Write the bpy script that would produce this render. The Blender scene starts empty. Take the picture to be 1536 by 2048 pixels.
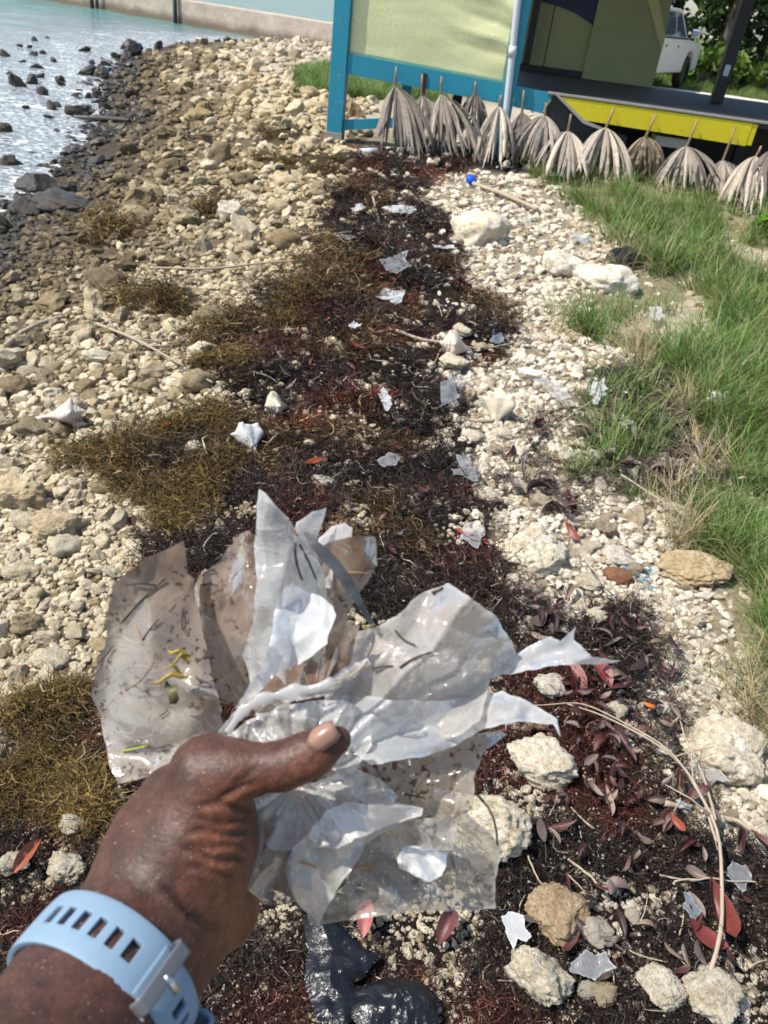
import bpy, bmesh, math, random
import numpy as np
from mathutils import Vector, Matrix, noise as mnoise
from mathutils.geometry import delaunay_2d_cdt
R_ = math.radians
rng = np.random.default_rng(7)
random.seed(7)
scene = bpy.context.scene
COL = scene.collection

# ------------------------------------------------------------------ camera
FPX, PITCH, ROLL, HCAM = 1536.0, R_(34.0), R_(7.5), 1.5
_f = np.array([0, math.cos(PITCH), -math.sin(PITCH)])
_u0 = np.array([0, math.sin(PITCH), math.cos(PITCH)]); _r0 = np.array([1., 0, 0])
CR = math.cos(ROLL)*_r0 + math.sin(ROLL)*_u0
CU = -math.sin(ROLL)*_r0 + math.cos(ROLL)*_u0
CF = _f
CP = np.array([0, 0, HCAM])
cam = bpy.data.cameras.new('camera'); cam_o = bpy.data.objects.new('camera', cam); COL.objects.link(cam_o)
cam.sensor_fit = 'HORIZONTAL'; cam.sensor_width = 36.0; cam.lens = 36.0*FPX/1536.0
cam.clip_start = 0.01; cam.clip_end = 2000
m = Matrix.Identity(4)
for i in range(3):
    m[i][0] = CR[i]; m[i][1] = CU[i]; m[i][2] = -CF[i]; m[i][3] = CP[i]
cam_o.matrix_world = m
cam.dof.use_dof = True; cam.dof.focus_distance = 0.85; cam.dof.aperture_fstop = 36.0/1.7
scene.camera = cam_o

# ------------------------------------------------------------------ sky, sun, exposure
SUN_EL, SUN_AZ = R_(56), R_(-102)          # azimuth measured from +Y towards +X (so the sun stands to the left)
sd = Vector((math.sin(SUN_AZ)*math.cos(SUN_EL), math.cos(SUN_AZ)*math.cos(SUN_EL), math.sin(SUN_EL)))
world = bpy.data.worlds.new('World'); scene.world = world; world.use_nodes = True
wn = world.node_tree.nodes; wn.clear()
sky = wn.new('ShaderNodeTexSky'); sky.sky_type = 'NISHITA'; sky.sun_disc = False
sky.sun_elevation = SUN_EL; sky.sun_rotation = SUN_AZ; sky.air_density = 1.0; sky.dust_density = 1.5
bg = wn.new('ShaderNodeBackground'); bg.inputs[1].default_value = 0.15
wo = wn.new('ShaderNodeOutputWorld')
world.node_tree.links.new(sky.outputs[0], bg.inputs[0]); world.node_tree.links.new(bg.outputs[0], wo.inputs[0])
sun = bpy.data.lights.new('sun', 'SUN'); sun.energy = 4.3; sun.angle = R_(0.53); sun.color = (1.0, 0.955, 0.88)
sun_o = bpy.data.objects.new('sun', sun); COL.objects.link(sun_o)
sun_o.rotation_euler = (-sd).to_track_quat('-Z', 'Y').to_euler(); sun_o.location = (0, 0, 30)
scene.view_settings.view_transform = 'Standard'; scene.view_settings.look = 'None'
scene.view_settings.exposure = 0.50; scene.view_settings.gamma = 1.0
scene.cycles.max_bounces = 8; scene.cycles.transparent_max_bounces = 24
scene.cycles.diffuse_bounces = 2; scene.cycles.glossy_bounces = 3; scene.cycles.transmission_bounces = 4
scene.cycles.caustics_reflective = False; scene.cycles.caustics_refractive = False

# ------------------------------------------------------------------ maths helpers
def ray(px, py): return CF + CR*((px-768)/FPX) - CU*((py-1024)/FPX)
def W(px, py, d): return CP + ray(px, py)*d          # a point seen at photo pixel, d metres along the view axis
def _h(ix, iy, s):
    n = (ix.astype(np.int64)*374761393 + iy.astype(np.int64)*668265263 + int(s)*974634777) & 0xffffffff
    n = ((n ^ (n >> 13))*1274126177) & 0xffffffff
    return ((n ^ (n >> 16)) & 0xffff)/65535.0
def vn(x, y, s=0):
    x = np.asarray(x, float); y = np.asarray(y, float)
    ix = np.floor(x); iy = np.floor(y); fx = x-ix; fy = y-iy
    fx = fx*fx*(3-2*fx); fy = fy*fy*(3-2*fy)
    a = _h(ix, iy, s); b = _h(ix+1, iy, s); c = _h(ix, iy+1, s); d = _h(ix+1, iy+1, s)
    return (a*(1-fx)+b*fx)*(1-fy) + (c*(1-fx)+d*fx)*fy
def fbm(x, y, s=0, o=4):
    r = 0; a = .5; t = 0
    for i in range(o):
        r = r + a*vn(x, y, s+i*17); t += a; a *= .5; x = np.asarray(x)*2.03; y = np.asarray(y)*2.03
    return r/t
def sstep(a, b, x):
    t = np.clip((np.asarray(x)-a)/(b-a), 0, 1); return t*t*(3-2*t)
SEA = -0.30
_sy = [-20, 2, 6.1, 8.3, 10.8, 14.3, 19, 24, 27.5, 28.9, 31, 34, 60, 140]
_sx = [-2.4, -2.65, -3.35, -3.75, -4.3, -5.7, -6.9, -7.2, -6.3, -4.4, -1.0, 2.0, 8, 30]
def shore(x, y): return np.asarray(x) - np.interp(y, _sy, _sx)
def pip(poly, x, y):
    x = np.asarray(x, float); y = np.asarray(y, float); r = np.zeros(x.shape, bool)
    n = len(poly)
    for i in range(n):
        x1, y1 = poly[i]; x2, y2 = poly[(i+1) % n]
        if y1 == y2: continue
        c = ((y1 > y) != (y2 > y)) & (x < (x2-x1)*(y-y1)/(y2-y1)+x1)
        r ^= c
    return r
def zbase(x, y):
    s = shore(x, y); a = -0.3+0.15*s
    return np.maximum(0.5*(a-np.sqrt(a*a+0.01)), -1.6)
def Gb(px, py, zf=None):
    d = ray(px, py); z = 0.0
    for _ in range(25):
        t = (z-HCAM)/d[2]; p = CP+d*t
        z = .5*z+.5*float((zf or zbase)(p[0], p[1]))
    return p
def wpoly(pts): return [tuple(Gb(a, b)[:2]) for a, b in pts]

# ------------------------------------------------------------------ zones of the beach (world polygons)
P_WEED = wpoly([(690,300),(700,345),(655,420),(640,480),(600,560),(520,600),(470,640),(400,720),(395,790),(450,840),(390,850),(330,868),(270,885),(200,900),
 (215,960),(260,1010),(290,1090),(330,1180),(290,1300),(190,1360),(60,1440),(-60,1540),(-160,1600),(-400,2700),(1900,2700),(1800,2010),(1540,1720),(1400,1650),(1330,1570),(1340,1450),(1290,1380),
 (1230,1250),(1060,1240),(1000,1165),(960,1060),(945,960),(930,860),(895,770),(950,720),(1010,660),(970,600),(900,540),(930,500),(880,460),(820,400),(870,345),(1060,350),(1060,320),(860,296)])
P_GOLD = [wpoly(p) for p in (
 [(185,905),(280,866),(400,848),(480,872),(465,960),(430,1010),(440,1060),(400,1120),(340,1130),(285,1092),(255,1005),(205,965)],
 [(50,1440),(190,1360),(230,1430),(310,1560),(260,1760),(150,1690),(0,1680),(-80,1560)],
 [(385,730),(480,640),(560,600),(640,510),(680,480),(690,560),(640,640),(520,690),(470,770),(420,800)],
 [(270,590),(365,585),(385,640),(300,655)], [(400,395),(440,375),(460,440),(430,470)],
 [(520,320),(600,310),(690,310),(670,345),(560,345)], [(520,265),(600,262),(610,285),(540,292)],[(180,470),(240,470),(235,500),(190,505)],
 [(195,296),(235,288),(232,308),(200,312)])]
P_GRASS = wpoly([(1070,345),(1130,390),(1195,470),(1290,520),(1190,580),(1165,650),(1225,710),(1330,705),(1375,790),(1455,880),(1425,960),(1400,1020),(1475,1110),(1470,1200),(1420,1265),(1560,1350),(1750,1700),(2300,1900),(2400,300),(1500,270),(1200,280)])
P_SAND = [wpoly(p) for p in ([(1200,645),(1290,605),(1400,585),(1440,600),(1430,650),(1380,690),(1300,690)], [(1130,430),(1200,455),(1260,520),(1150,520)],[(1440,450),(1536,500),(1560,530),(1470,510)])]
P_LITTER = wpoly([(1180,725),(1340,740),(1440,900),(1400,1030),(1240,1030),(1150,930)])
P_LEAF = [wpoly(p) for p in ([(1020,880),(1110,850),(1150,980),(1170,1080),(1060,1060),(1000,940)],
 [(990,1200),(1100,1180),(1240,1220),(1345,1330),(1350,1480),(1420,1640),(1240,1700),(1100,1620),(1110,1420),(1020,1300)])]
P_FARGRASS = wpoly([(590,160),(640,140),(860,165),(900,205),(760,200),(660,190),(600,190)])
def inany(polys, x, y):
    r = np.zeros(np.asarray(x).shape, bool)
    for p in polys: r |= pip(p, x, y)
    return r
def wob(x, y, k=.12, f=5.0, s=3):
    return x+(vn(np.asarray(x)*f, np.asarray(y)*f, s)-.5)*2*k, y+(vn(np.asarray(x)*f, np.asarray(y)*f, s+1)-.5)*2*k
def zt(x, y):
    x = np.asarray(x, float); y = np.asarray(y, float)
    z = zbase(x, y)
    near = np.clip(1.6-y/12, 0.25, 1)
    z = z + .05*(fbm(x*1.1, y*1.1, 11, 3)-.5)*2*sstep(-.6, .6, shore(x, y))
    z = z + .025*(fbm(x*4.5, y*4.5, 21, 3)-.5)*2
    w = pip(P_WEED, x, y) | inany(P_GOLD, x, y)
    return z + np.where(w, .015+.035*vn(x*6, y*6, 31), 0)
def G(px, py): return Gb(px, py)
def gnd(px, py):
    p = Gb(px, py); return np.array([p[0], p[1], float(zt(p[0], p[1]))])
def depth(P): return float((np.asarray(P)-CP)@CF)

# ------------------------------------------------------------------ mesh helpers
def mesh_np(name, v, f, smooth=True):
    """v (N,3); f (M,k) array or list of faces"""
    me = bpy.data.meshes.new(name)
    if isinstance(f, np.ndarray):
        v = np.asarray(v, np.float32); M, k = f.shape
        me.vertices.add(len(v)); me.vertices.foreach_set('co', v.ravel())
        me.loops.add(M*k); me.loops.foreach_set('vertex_index', f.astype(np.int32).ravel())
        me.polygons.add(M); me.polygons.foreach_set('loop_start', np.arange(0, M*k, k, dtype=np.int32))
        me.update(calc_edges=True); me.validate()
    else:
        me.from_pydata([tuple(map(float, p)) for p in v], [], [tuple(int(i) for i in q) for q in f]); me.update()
    if smooth: me.polygons.foreach_set('use_smooth', np.ones(len(me.polygons), bool))
    return me
def vcol(me, name, c):
    c = np.asarray(c, np.float32)
    if c.shape[1] == 3: c = np.hstack([c, np.ones((len(c), 1), np.float32)])
    a = me.color_attributes.new(name, 'FLOAT_COLOR', 'POINT'); a.data.foreach_set('color', c.ravel())
def ob(name, me, mat=None, parent=None, loc=None):
    o = bpy.data.objects.new(name, me); COL.objects.link(o)
    if mat is not None and me is not None and not me.materials: me.materials.append(mat)
    if parent is not None: o.parent = parent
    if loc is not None: o.location = loc
    return o
def tag(o, label=None, cat=None, group=None, kind=None):
    if label: o['label'] = label
    if cat: o['category'] = cat
    if group: o['group'] = group
    if kind: o['kind'] = kind
    return o
def empty(name, loc=(0, 0, 0), rz=0):
    o = bpy.data.objects.new(name, None); COL.objects.link(o); o.location = tuple(loc); o.rotation_euler = (0, 0, rz); return o
class MB:
    def __init__(s): s.v = []; s.f = []
    def add(s, v, f):
        n = len(s.v); s.v += [tuple(map(float, p)) for p in v]; s.f += [tuple(int(i)+n for i in q) for q in f]; return s
    def box(s, a, b, bev=0.0, M=None):
        bm = bmesh.new(); bmesh.ops.create_cube(bm, size=1)
        a = np.array(a, float); b = np.array(b, float)
        for q in bm.verts: q.co = Vector((a+b)/2+np.array(q.co)*(b-a))
        if bev: bmesh.ops.bevel(bm, geom=bm.edges[:], offset=bev, segments=2, affect='EDGES', profile=.6)
        bm.verts.index_update()
        v = [(M @ q.co if M else q.co)[:] for q in bm.verts]; f = [[q.index for q in p.verts] for p in bm.faces]; bm.free()
        return s.add(v, f)
    def tube(s, pts, r, n=7, cap=True):
        pts = [Vector(p) for p in pts]; r = r if hasattr(r, '__len__') else [r]*len(pts)
        v = []; f = []; prev = None
        for i, p in enumerate(pts):
            t = (pts[min(i+1, len(pts)-1)]-pts[max(i-1, 0)]).normalized()
            if prev is None: a = t.orthogonal().normalized()
            else: a = (prev-t*prev.dot(t)).normalized()
            prev = a; b = t.cross(a)
            for k in range(n):
                th = 2*math.pi*k/n; v.append(p+(a*math.cos(th)+b*math.sin(th))*r[i])
        for i in range(len(pts)-1):
            for k in range(n): f.append((i*n+k, i*n+(k+1) % n, (i+1)*n+(k+1) % n, (i+1)*n+k))
        if cap: f.append(tuple(range(n))[::-1]); f.append(tuple((len(pts)-1)*n+k for k in range(n)))
        return s.add(v, f)
    def build(s, name, mat=None, parent=None, smooth=False):
        me = mesh_np(name, s.v, s.f, smooth); return ob(name, me, mat, parent)
def ico(sub):
    bm = bmesh.new(); bmesh.ops.create_icosphere(bm, subdivisions=sub, radius=1); bm.verts.index_update()
    v = np.array([q.co[:] for q in bm.verts]); f = np.array([[q.index for q in p.verts] for p in bm.faces]); bm.free(); return v, f

# ------------------------------------------------------------------ materials
def lin(r, g, b):
    c = np.array([r, g, b])/255.0; return tuple(np.where(c <= .04045, c/12.92, ((c+.055)/1.055)**2.4))
class NT:
    def __init__(s, name):
        s.m = bpy.data.materials.new(name); s.m.use_nodes = True; s.t = s.m.node_tree; s.t.nodes.clear()
        s.out = s.n('ShaderNodeOutputMaterial')
    def n(s, t, inp=None, **kw):
        q = s.t.nodes.new(t)
        for k, v in kw.items(): setattr(q, k, v)
        for k, v in (inp or {}).items(): s.set(q.inputs[k], v)
        return q
    def set(s, sock, v):
        if isinstance(v, bpy.types.NodeSocket): s.t.links.new(v, sock)
        elif isinstance(v, (tuple, list)) and sock.type == 'RGBA' and len(v) == 3: sock.default_value = (*v, 1)
        else: sock.default_value = v
    def noise(s, scale, detail=4, rough=.6, vec=None, dist=0.0):
        q = s.n('ShaderNodeTexNoise', {'Scale': scale, 'Detail': detail, 'Roughness': rough, 'Distortion': dist})
        if vec is not None: s.set(q.inputs['Vector'], vec)
        return q.outputs[0]
    def ramp(s, fac, stops):
        q = s.n('ShaderNodeValToRGB'); s.set(q.inputs[0], fac); e = q.color_ramp.elements
        while len(e) < len(stops): e.new(.5)
        for i, (p, c) in enumerate(stops):
            e[i].position = p; e[i].color = (*c, 1) if hasattr(c, '__len__') else (c, c, c, 1)
        return q.outputs[0]
    def mix(s, fac, a, b, mode='MIX'):
        q = s.n('ShaderNodeMix', data_type='RGBA', blend_type=mode); s.set(q.inputs[0], fac); s.set(q.inputs[6], a); s.set(q.inputs[7], b); return q.outputs[2]
    def math(s, op, a, b=0.0):
        q = s.n('ShaderNodeMath', operation=op); s.set(q.inputs[0], a); s.set(q.inputs[1], b); return q.outputs[0]
    def bump(s, h, strength=.5, dist=.01, nrm=None):
        q = s.n('ShaderNodeBump', {'Strength': strength, 'Distance': dist}); s.set(q.inputs['Height'], h)
        if nrm is not None: s.set(q.inputs['Normal'], nrm)
        return q.outputs[0]
    def attr(s, name, t='GEOMETRY'): return s.n('ShaderNodeAttribute', attribute_name=name, attribute_type=t).outputs['Color']
    def geo(s): return s.n('ShaderNodeNewGeometry').outputs['Position']
    def obj(s): return s.n('ShaderNodeTexCoord').outputs['Object']
    def bsdf(s, **kw):
        q = s.n('ShaderNodeBsdfPrincipled')
        for k, v in kw.items(): s.set(q.inputs[k.replace('_', ' ')], v)
        return q
    def done(s, sh): s.t.links.new(sh, s.out.inputs['Surface']); return s.m
def simple(name, c, rough=.6, var=.25, scale=20, bump=.2, bd=.004, spec=.4, metal=0.0, coord='obj'):
    t = NT(name); v = t.obj() if coord == 'obj' else t.geo()
    n = t.noise(scale, 5, .65, v)
    col = t.mix(n, tuple(np.array(c)*(1-var)), tuple(np.minimum(np.array(c)*(1+var), 1)))
    b = t.bsdf(Base_Color=col, Roughness=rough, Specular_IOR_Level=spec, Metallic=metal)
    if bump: t.set(b.inputs['Normal'], t.bump(t.noise(scale*2.5, 5, .7, v), bump, bd))
    return t.done(b.outputs[0])
def mat_rock(name, src):
    """limestone: src 'obj' reads the object's own colour, 'inst' the scatter tint"""
    t = NT(name); v = t.obj()
    base = t.n('ShaderNodeObjectInfo').outputs['Color'] if src == 'obj' else t.attr('tint', 'INSTANCER')
    oi = t.n('ShaderNodeObjectInfo').outputs['Random']
    vv = t.n('ShaderNodeVectorMath', operation='ADD'); t.set(vv.inputs[0], v)
    cx = t.n('ShaderNodeCombineXYZ'); t.set(cx.inputs[0], t.math('MULTIPLY', oi, 37.0)); t.set(cx.inputs[1], t.math('MULTIPLY', oi, 11.0)); t.set(vv.inputs[1], cx.outputs[0])
    v = vv.outputs[0]
    n1 = t.noise(2.2, 6, .65, v); n2 = t.noise(9, 6, .7, v)
    vo = t.n('ShaderNodeTexVoronoi', {'Scale': 7.0}); t.set(vo.inputs['Vector'], v)
    pits = t.ramp(vo.outputs['Distance'], [(.0, 0.0), (.28, 1.0)])
    c = t.mix(t.ramp(n1, [(.35, 0.0), (.7, 1.0)]), t.mix(1.0, base, (.70, .64, .53), 'MULTIPLY'), base)
    c = t.mix(t.ramp(n2, [(.36, .0), (.56, 1.0)]), t.mix(1.0, c, (.66, .58, .46), 'MULTIPLY'), c)
    c = t.mix(t.math('MULTIPLY', t.math('SUBTRACT', 1.0, pits), .35), c, t.mix(1.0, c, (.5, .42, .3), 'MULTIPLY'))
    wet = t.n('ShaderNodeSeparateColor'); t.set(wet.inputs[0], base)
    rough = t.ramp(wet.outputs[0], [(.05, .34), (.22, .9)])
    h = t.math('ADD', t.math('MULTIPLY', n2, .8), t.math('MULTIPLY', pits, .25))
    h = t.math('ADD', h, t.math('MULTIPLY', t.noise(28, 4, .7, v), .35))
    b = t.bsdf(Base_Color=c, Roughness=rough, Specular_IOR_Level=.35, Normal=t.bump(h, 1.0, .011 if src == 'obj' else .0035))
    return t.done(b.outputs[0])
M_ROCK = mat_rock('limestone', 'obj'); M_ROCKI = mat_rock('limestone_rubble', 'inst')
def mat_vc(name, rough=.6, trans=0.0, inst=True, spec=.3, bumpn=None):
    t = NT(name); c = t.attr('c')
    if inst: c = t.mix(1.0, t.mix(1.0, c, t.attr('tint', 'INSTANCER'), 'MULTIPLY'), (.50, .43, .34), 'DARKEN')
    b = t.bsdf(Base_Color=c, Roughness=rough, Specular_IOR_Level=spec)
    if trans:
        tr = t.n('ShaderNodeBsdfTranslucent', {'Color': c}); mx = t.n('ShaderNodeMixShader', {0: trans})
        t.set(mx.inputs[1], b.outputs[0]); t.set(mx.inputs[2], tr.outputs[0]); return t.done(mx.outputs[0])
    return t.done(b.outputs[0])
M_WEED = mat_vc('dry_seaweed', .62, .08, spec=.2); M_GRASS = mat_vc('grass_blade', .45, .35); M_FOL = mat_vc('foliage', .45, .3, inst=False)
def mat_leaf():
    t = NT('fallen_leaf'); c = t.n('ShaderNodeObjectInfo').outputs['Color']; v = t.obj()
    n = t.noise(30, 5, .7, v); c2 = t.mix(t.ramp(n, [(.3, 0.), (.7, 1.)]), t.mix(1.0, c, (.5, .45, .45), 'MULTIPLY'), c)
    b = t.bsdf(Base_Color=c2, Roughness=.38, Specular_IOR_Level=.5, Normal=t.bump(t.noise(60, 3, .6, v), .3, .003))
    return t.done(b.outputs[0])
M_LEAF = mat_leaf()
M_STICK = simple('weathered_wood', (.36, .29, .21), .85, .35, 40, .5, .003)
M_STICKW = simple('bleached_wood', (.36, .295, .215), .8, .25, 40, .5, .003)
M_TWIGD = simple('dark_stalk', (.045, .03, .022), .6, .4, 60, .3, .001)

# ------------------------------------------------------------------ scatter (stuff only): one object, shapes spread by geometry nodes
def scatter(name, pts, rot, scl, idx, protos, tint, label, cat):
    N = len(pts); me = bpy.data.meshes.new(name); me.vertices.add(N); me.vertices.foreach_set('co', np.asarray(pts, np.float32).ravel())
    a = me.attributes.new('rot', 'FLOAT_VECTOR', 'POINT'); a.data.foreach_set('vector', np.asarray(rot, np.float32).ravel())
    scl = np.asarray(scl, np.float32); scl = np.repeat(scl[:, None], 3, 1) if scl.ndim == 1 else scl
    a = me.attributes.new('scl', 'FLOAT_VECTOR', 'POINT'); a.data.foreach_set('vector', scl.ravel())
    a = me.attributes.new('idx', 'INT', 'POINT'); a.data.foreach_set('value', np.asarray(idx, np.int32))
    t4 = np.hstack([np.asarray(tint, np.float32), np.ones((N, 1), np.float32)])
    a = me.attributes.new('tint', 'FLOAT_COLOR', 'POINT'); a.data.foreach_set('color', t4.ravel())
    c = bpy.data.collections.new(name+'_shapes')
    for i, (pm, mt) in enumerate(protos):
        if not pm.materials: pm.materials.append(mt)
        po = bpy.data.objects.new('%s_shape_%02d' % (name, i), pm); c.objects.link(po)
    ng = bpy.data.node_groups.new(name, 'GeometryNodeTree')
    ng.interface.new_socket('Geometry', in_out='INPUT', socket_type='NodeSocketGeometry'); ng.interface.new_socket('Geometry', in_out='OUTPUT', socket_type='NodeSocketGeometry')
    n = ng.nodes; gi = n.new('NodeGroupInput'); go = n.new('NodeGroupOutput'); iop = n.new('GeometryNodeInstanceOnPoints'); ci = n.new('GeometryNodeCollectionInfo')
    ci.inputs['Collection'].default_value = c; ci.inputs['Separate Children'].default_value = True; ci.inputs['Reset Children'].default_value = True
    def na(nm, ty): q = n.new('GeometryNodeInputNamedAttribute'); q.data_type = ty; q.inputs['Name'].default_value = nm; return q.outputs['Attribute']
    e2r = n.new('FunctionNodeEulerToRotation'); L = ng.links.new
    L(gi.outputs[0], iop.inputs['Points']); L(ci.outputs[0], iop.inputs['Instance']); iop.inputs['Pick Instance'].default_value = True
    L(na('idx', 'INT'), iop.inputs['Instance Index']); L(na('rot', 'FLOAT_VECTOR'), e2r.inputs[0]); L(e2r.outputs[0], iop.inputs['Rotation']); L(na('scl', 'FLOAT_VECTOR'), iop.inputs['Scale'])
    L(iop.outputs[0], go.inputs[0])
    o = ob(name, me); md = o.modifiers.new('scatter', 'NODES'); md.node_group = ng
    return tag(o, label, cat, None, 'stuff')

# ================================================================== THE SETTING
def axis_pts(a0, a1, step, lo, hi, g=1.16):
    mid = list(np.arange(a0, a1+1e-6, step)); s = step; r = []; x = a1
    while x < hi: s *= g; x += s; r.append(x)
    l = []; s = step; x = a0
    while x > lo: s *= g; x -= s; l.append(x)
    return np.array(l[::-1]+mid+r)
def gridmesh(xs, ys, zf):
    X, Y = np.meshgrid(xs, ys); x = X.ravel(); y = Y.ravel(); z = zf(x, y)
    nx, ny = len(xs), len(ys); i = (np.arange(ny-1)[:, None]*nx+np.arange(nx-1)[None, :]).ravel()
    return np.stack([x, y, z], 1), np.stack([i, i+1, i+nx+1, i+nx], 1)
def zone_cols(x, y):
    wx, wy = wob(x, y, .07, 6); s = shore(wx, wy)
    c = np.tile(np.array([.15, .12, .078]), (len(x), 1))
    white = (wx > np.interp(wy, [0, 1, 2, 4, 6, 8, 10], [.25, .3, .3, .2, .1, -.3, -.8])); c[white] = (.32, .28, .21)
    c = c*(.7+.6*fbm(x*9, y*9, 5, 3))[:, None]
    far = wy > 11; c[far & (s > 2)] = (.5, .45, .36)
    g = pip(P_GRASS, wx, wy); c[g] = np.array([.30, .27, .17])*(.7+.6*fbm(x[g]*5, y[g]*5, 8, 3))[:, None]
    sa = inany(P_SAND, wx, wy); c[sa] = (.56, .49, .38)
    li = pip(P_LITTER, wx, wy); c[li] = np.array([.17, .135, .10])
    fg = pip(P_FARGRASS, wx, wy) | ((wy > 16) & (wx > -1) & (s > 2) & (wy < 300)); c[fg] = np.array([.13, .16, .05])*(.6+.8*fbm(x[fg]*2, y[fg]*2, 9, 3))[:, None]
    ux, uy = wob(x, y, .14, 5, 61); w = pip(P_WEED, ux, uy); c[w] = np.array([.016, .011, .009])*(.5+fbm(x[w]*14, y[w]*14, 6, 3))[:, None]
    go = inany(P_GOLD, wx, wy); c[go] = (.055, .038, .014)
    k = 1-sstep(.4, 1.3, s); c = c*(1-k)[:, None]+np.array([.075, .062, .045])*k[:, None]
    return c
gv, gf = gridmesh(axis_pts(-3.2, 3.2, .05, -500, 500), axis_pts(.3, 6.5, .05, -60, 900), zt)
gm = mesh_np('ground', gv, gf); vcol(gm, 'c', zone_cols(gv[:, 0], gv[:, 1]))
t = NT('beach_ground'); v = t.geo(); c = t.attr('c'); n = t.noise(45, 6, .7, v); n2 = t.noise(160, 4, .7, v)
c = t.mix(t.ramp(n, [(.3, 0.), (.7, 1.)]), t.mix(1.0, c, (.55, .5, .45), 'MULTIPLY'), t.mix(1.0, c, (1.15, 1.13, 1.1), 'MULTIPLY'))
b = t.bsdf(Base_Color=c, Roughness=.9, Specular_IOR_Level=.2, Normal=t.bump(t.math('ADD', n, t.math('MULTIPLY', n2, .5)), .8, .02))
ground = tag(ob('ground', gm, t.done(b.outputs[0])), 'stony beach sloping from grass down to the sea', None, None, 'structure')

# sea
def zsea(x, y):
    s = -shore(x, y); a = .012+.03*sstep(.2, 4, s)
    return SEA + a*(fbm(x*.9+y*.5, y*1.6-x*.3, 51, 4)-.5)*2.2 + .012*(vn(x*5+y*2, y*6, 52)-.5)
sv, sf = gridmesh(axis_pts(-8, -2.4, .07, -900, 60, 1.10), axis_pts(2, 14, .09, -40, 900, 1.045), zsea)
sm = mesh_np('sea', sv, sf); s_ = -shore(sv[:, 0], sv[:, 1]); near = 1-sstep(.2, 4.2, s_); far = sstep(6, 20, s_+sv[:, 1]*.25)
vcol(sm, 'c', np.stack([near, far, near*0], 1))
t = NT('sea_water'); v = t.geo(); a = t.n('ShaderNodeSeparateColor'); t.set(a.inputs[0], t.attr('c'))
mp = t.n('ShaderNodeMapping', {'Scale': (1.0, 1.9, 1.0), 'Rotation': (0, 0, .5)}); t.set(mp.inputs[0], v); w1 = t.noise(3.2, 6, .62, mp.outputs[0], .6); w2 = t.noise(14, 4, .6, mp.outputs[0], .4)
col = t.mix(a.outputs[1], (.17, .20, .21), (.085, .205, .19)); col = t.mix(t.ramp(w1, [(.4, 0.), (.75, 1.)]), col, t.mix(1.0, col, (1.3, 1.25, 1.2), 'MULTIPLY'))
foam = t.math('MULTIPLY', t.ramp(w2, [(.525, 0.), (.62, 1.)]), t.math('ADD', t.math('MULTIPLY', a.outputs[0], 1.0), .03))
foam2 = t.math('MULTIPLY', t.ramp(t.noise(1.6, 6, .7, mp.outputs[0], 1.2), [(.56, 0.), (.66, .9)]), t.math('ADD', t.math('MULTIPLY', a.outputs[0], .9), .25))
foam = t.math('MINIMUM', t.math('ADD', foam, foam2), 1.0)
col = t.mix(foam, col, (.72, .74, .73))
b = t.bsdf(Base_Color=col, Roughness=t.math('ADD', .07, t.math('MULTIPLY', foam, .5)), Specular_IOR_Level=.5, IOR=1.33,
    Normal=t.bump(t.math('ADD', w1, t.math('MULTIPLY', w2, .4)), .55, .12))
tag(ob('sea', sm, t.done(b.outputs[0])), 'shallow turquoise sea with small waves and foam', None, None, 'structure')

# sand road behind the stall
rv, rf = gridmesh(np.linspace(3.5, 90, 90), np.linspace(19.5, 25.6, 16), lambda x, y: zt(x, y)*.3+.07+0*x)
rv[:, 1] += .25*(vn(rv[:, 0]*.8, rv[:, 1]*.1, 77)-.5)
tag(ob('road', mesh_np('road', rv, rf), simple('sandy_road', (.62, .55, .45), .95, .15, 3, .3, .02, coord='geo')), 'pale sandy road behind the stall', None, None, 'structure')

# sea wall
def Gz(px, py, z):
    d = ray(px, py); return CP+d*((z-HCAM)/d[2])
M_CONC = None
t = NT('stained_concrete'); v = t.geo(); n = t.noise(1.3, 6, .7, v); n2 = t.noise(12, 5, .7, v)
sep = t.n('ShaderNodeSeparateXYZ'); t.set(sep.inputs[0], v)
c = t.mix(t.ramp(n, [(.35, 0.), (.65, 1.)]), (.40, .31, .24), (.56, .47, .38)); c = t.mix(t.ramp(n2, [(.4, 0.), (.7, .5)]), c, (.25, .21, .17))
stain = t.ramp(t.math('ADD', sep.outputs[2], t.math('MULTIPLY', n, .35)), [(.0, 1.0), (.22, 0.)])
c = t.mix(t.math('MULTIPLY', stain, .85), c, (.13, .09, .055))
M_CONC = t.done(t.bsdf(Base_Color=c, Roughness=.9, Normal=t.bump(n2, .5, .02)).outputs[0])
A = Gz(668, 102, SEA); B = Gz(356, 47, SEA); ab = (B-A)[:2]; ab /= np.linalg.norm(ab); nb = np.array([-ab[1], ab[0]]); nb = nb if nb[1] > 0 else -nb
wall = empty('sea_wall', (0, 0, 0)); tag(wall, 'long low concrete sea wall running out into the water', 'sea wall')
def wsec(p, q, z0, z1, th, off, name):
    p = np.array(p[:2])+nb*off; q = np.array(q[:2])+nb*off; d = (q-p)/np.linalg.norm(q-p); L = np.linalg.norm(q-p)
    M = Matrix(((d[0], nb[0], 0, p[0]), (d[1], nb[1], 0, p[1]), (0, 0, 1, 0), (0, 0, 0, 1)))
    return MB().box((0, 0, z0), (L, th, z1), .03, M).build(name, M_CONC, wall)
A2 = A[:2]-ab*6
wsec(A2, B[:2], -1.2, .44, .75, 0, 'wall_section')
wsec(B[:2]+ab*.05, B[:2]+ab*4.4, -1.2, .46, .7, .18, 'wall_section'); wsec(B[:2]+ab*4.45, B[:2]+ab*30, -1.2, .50, .7, .10, 'wall_section')
M_PIPE = simple('black_pipe', (.03, .035, .04), .5, .3, 8, .2)
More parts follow.
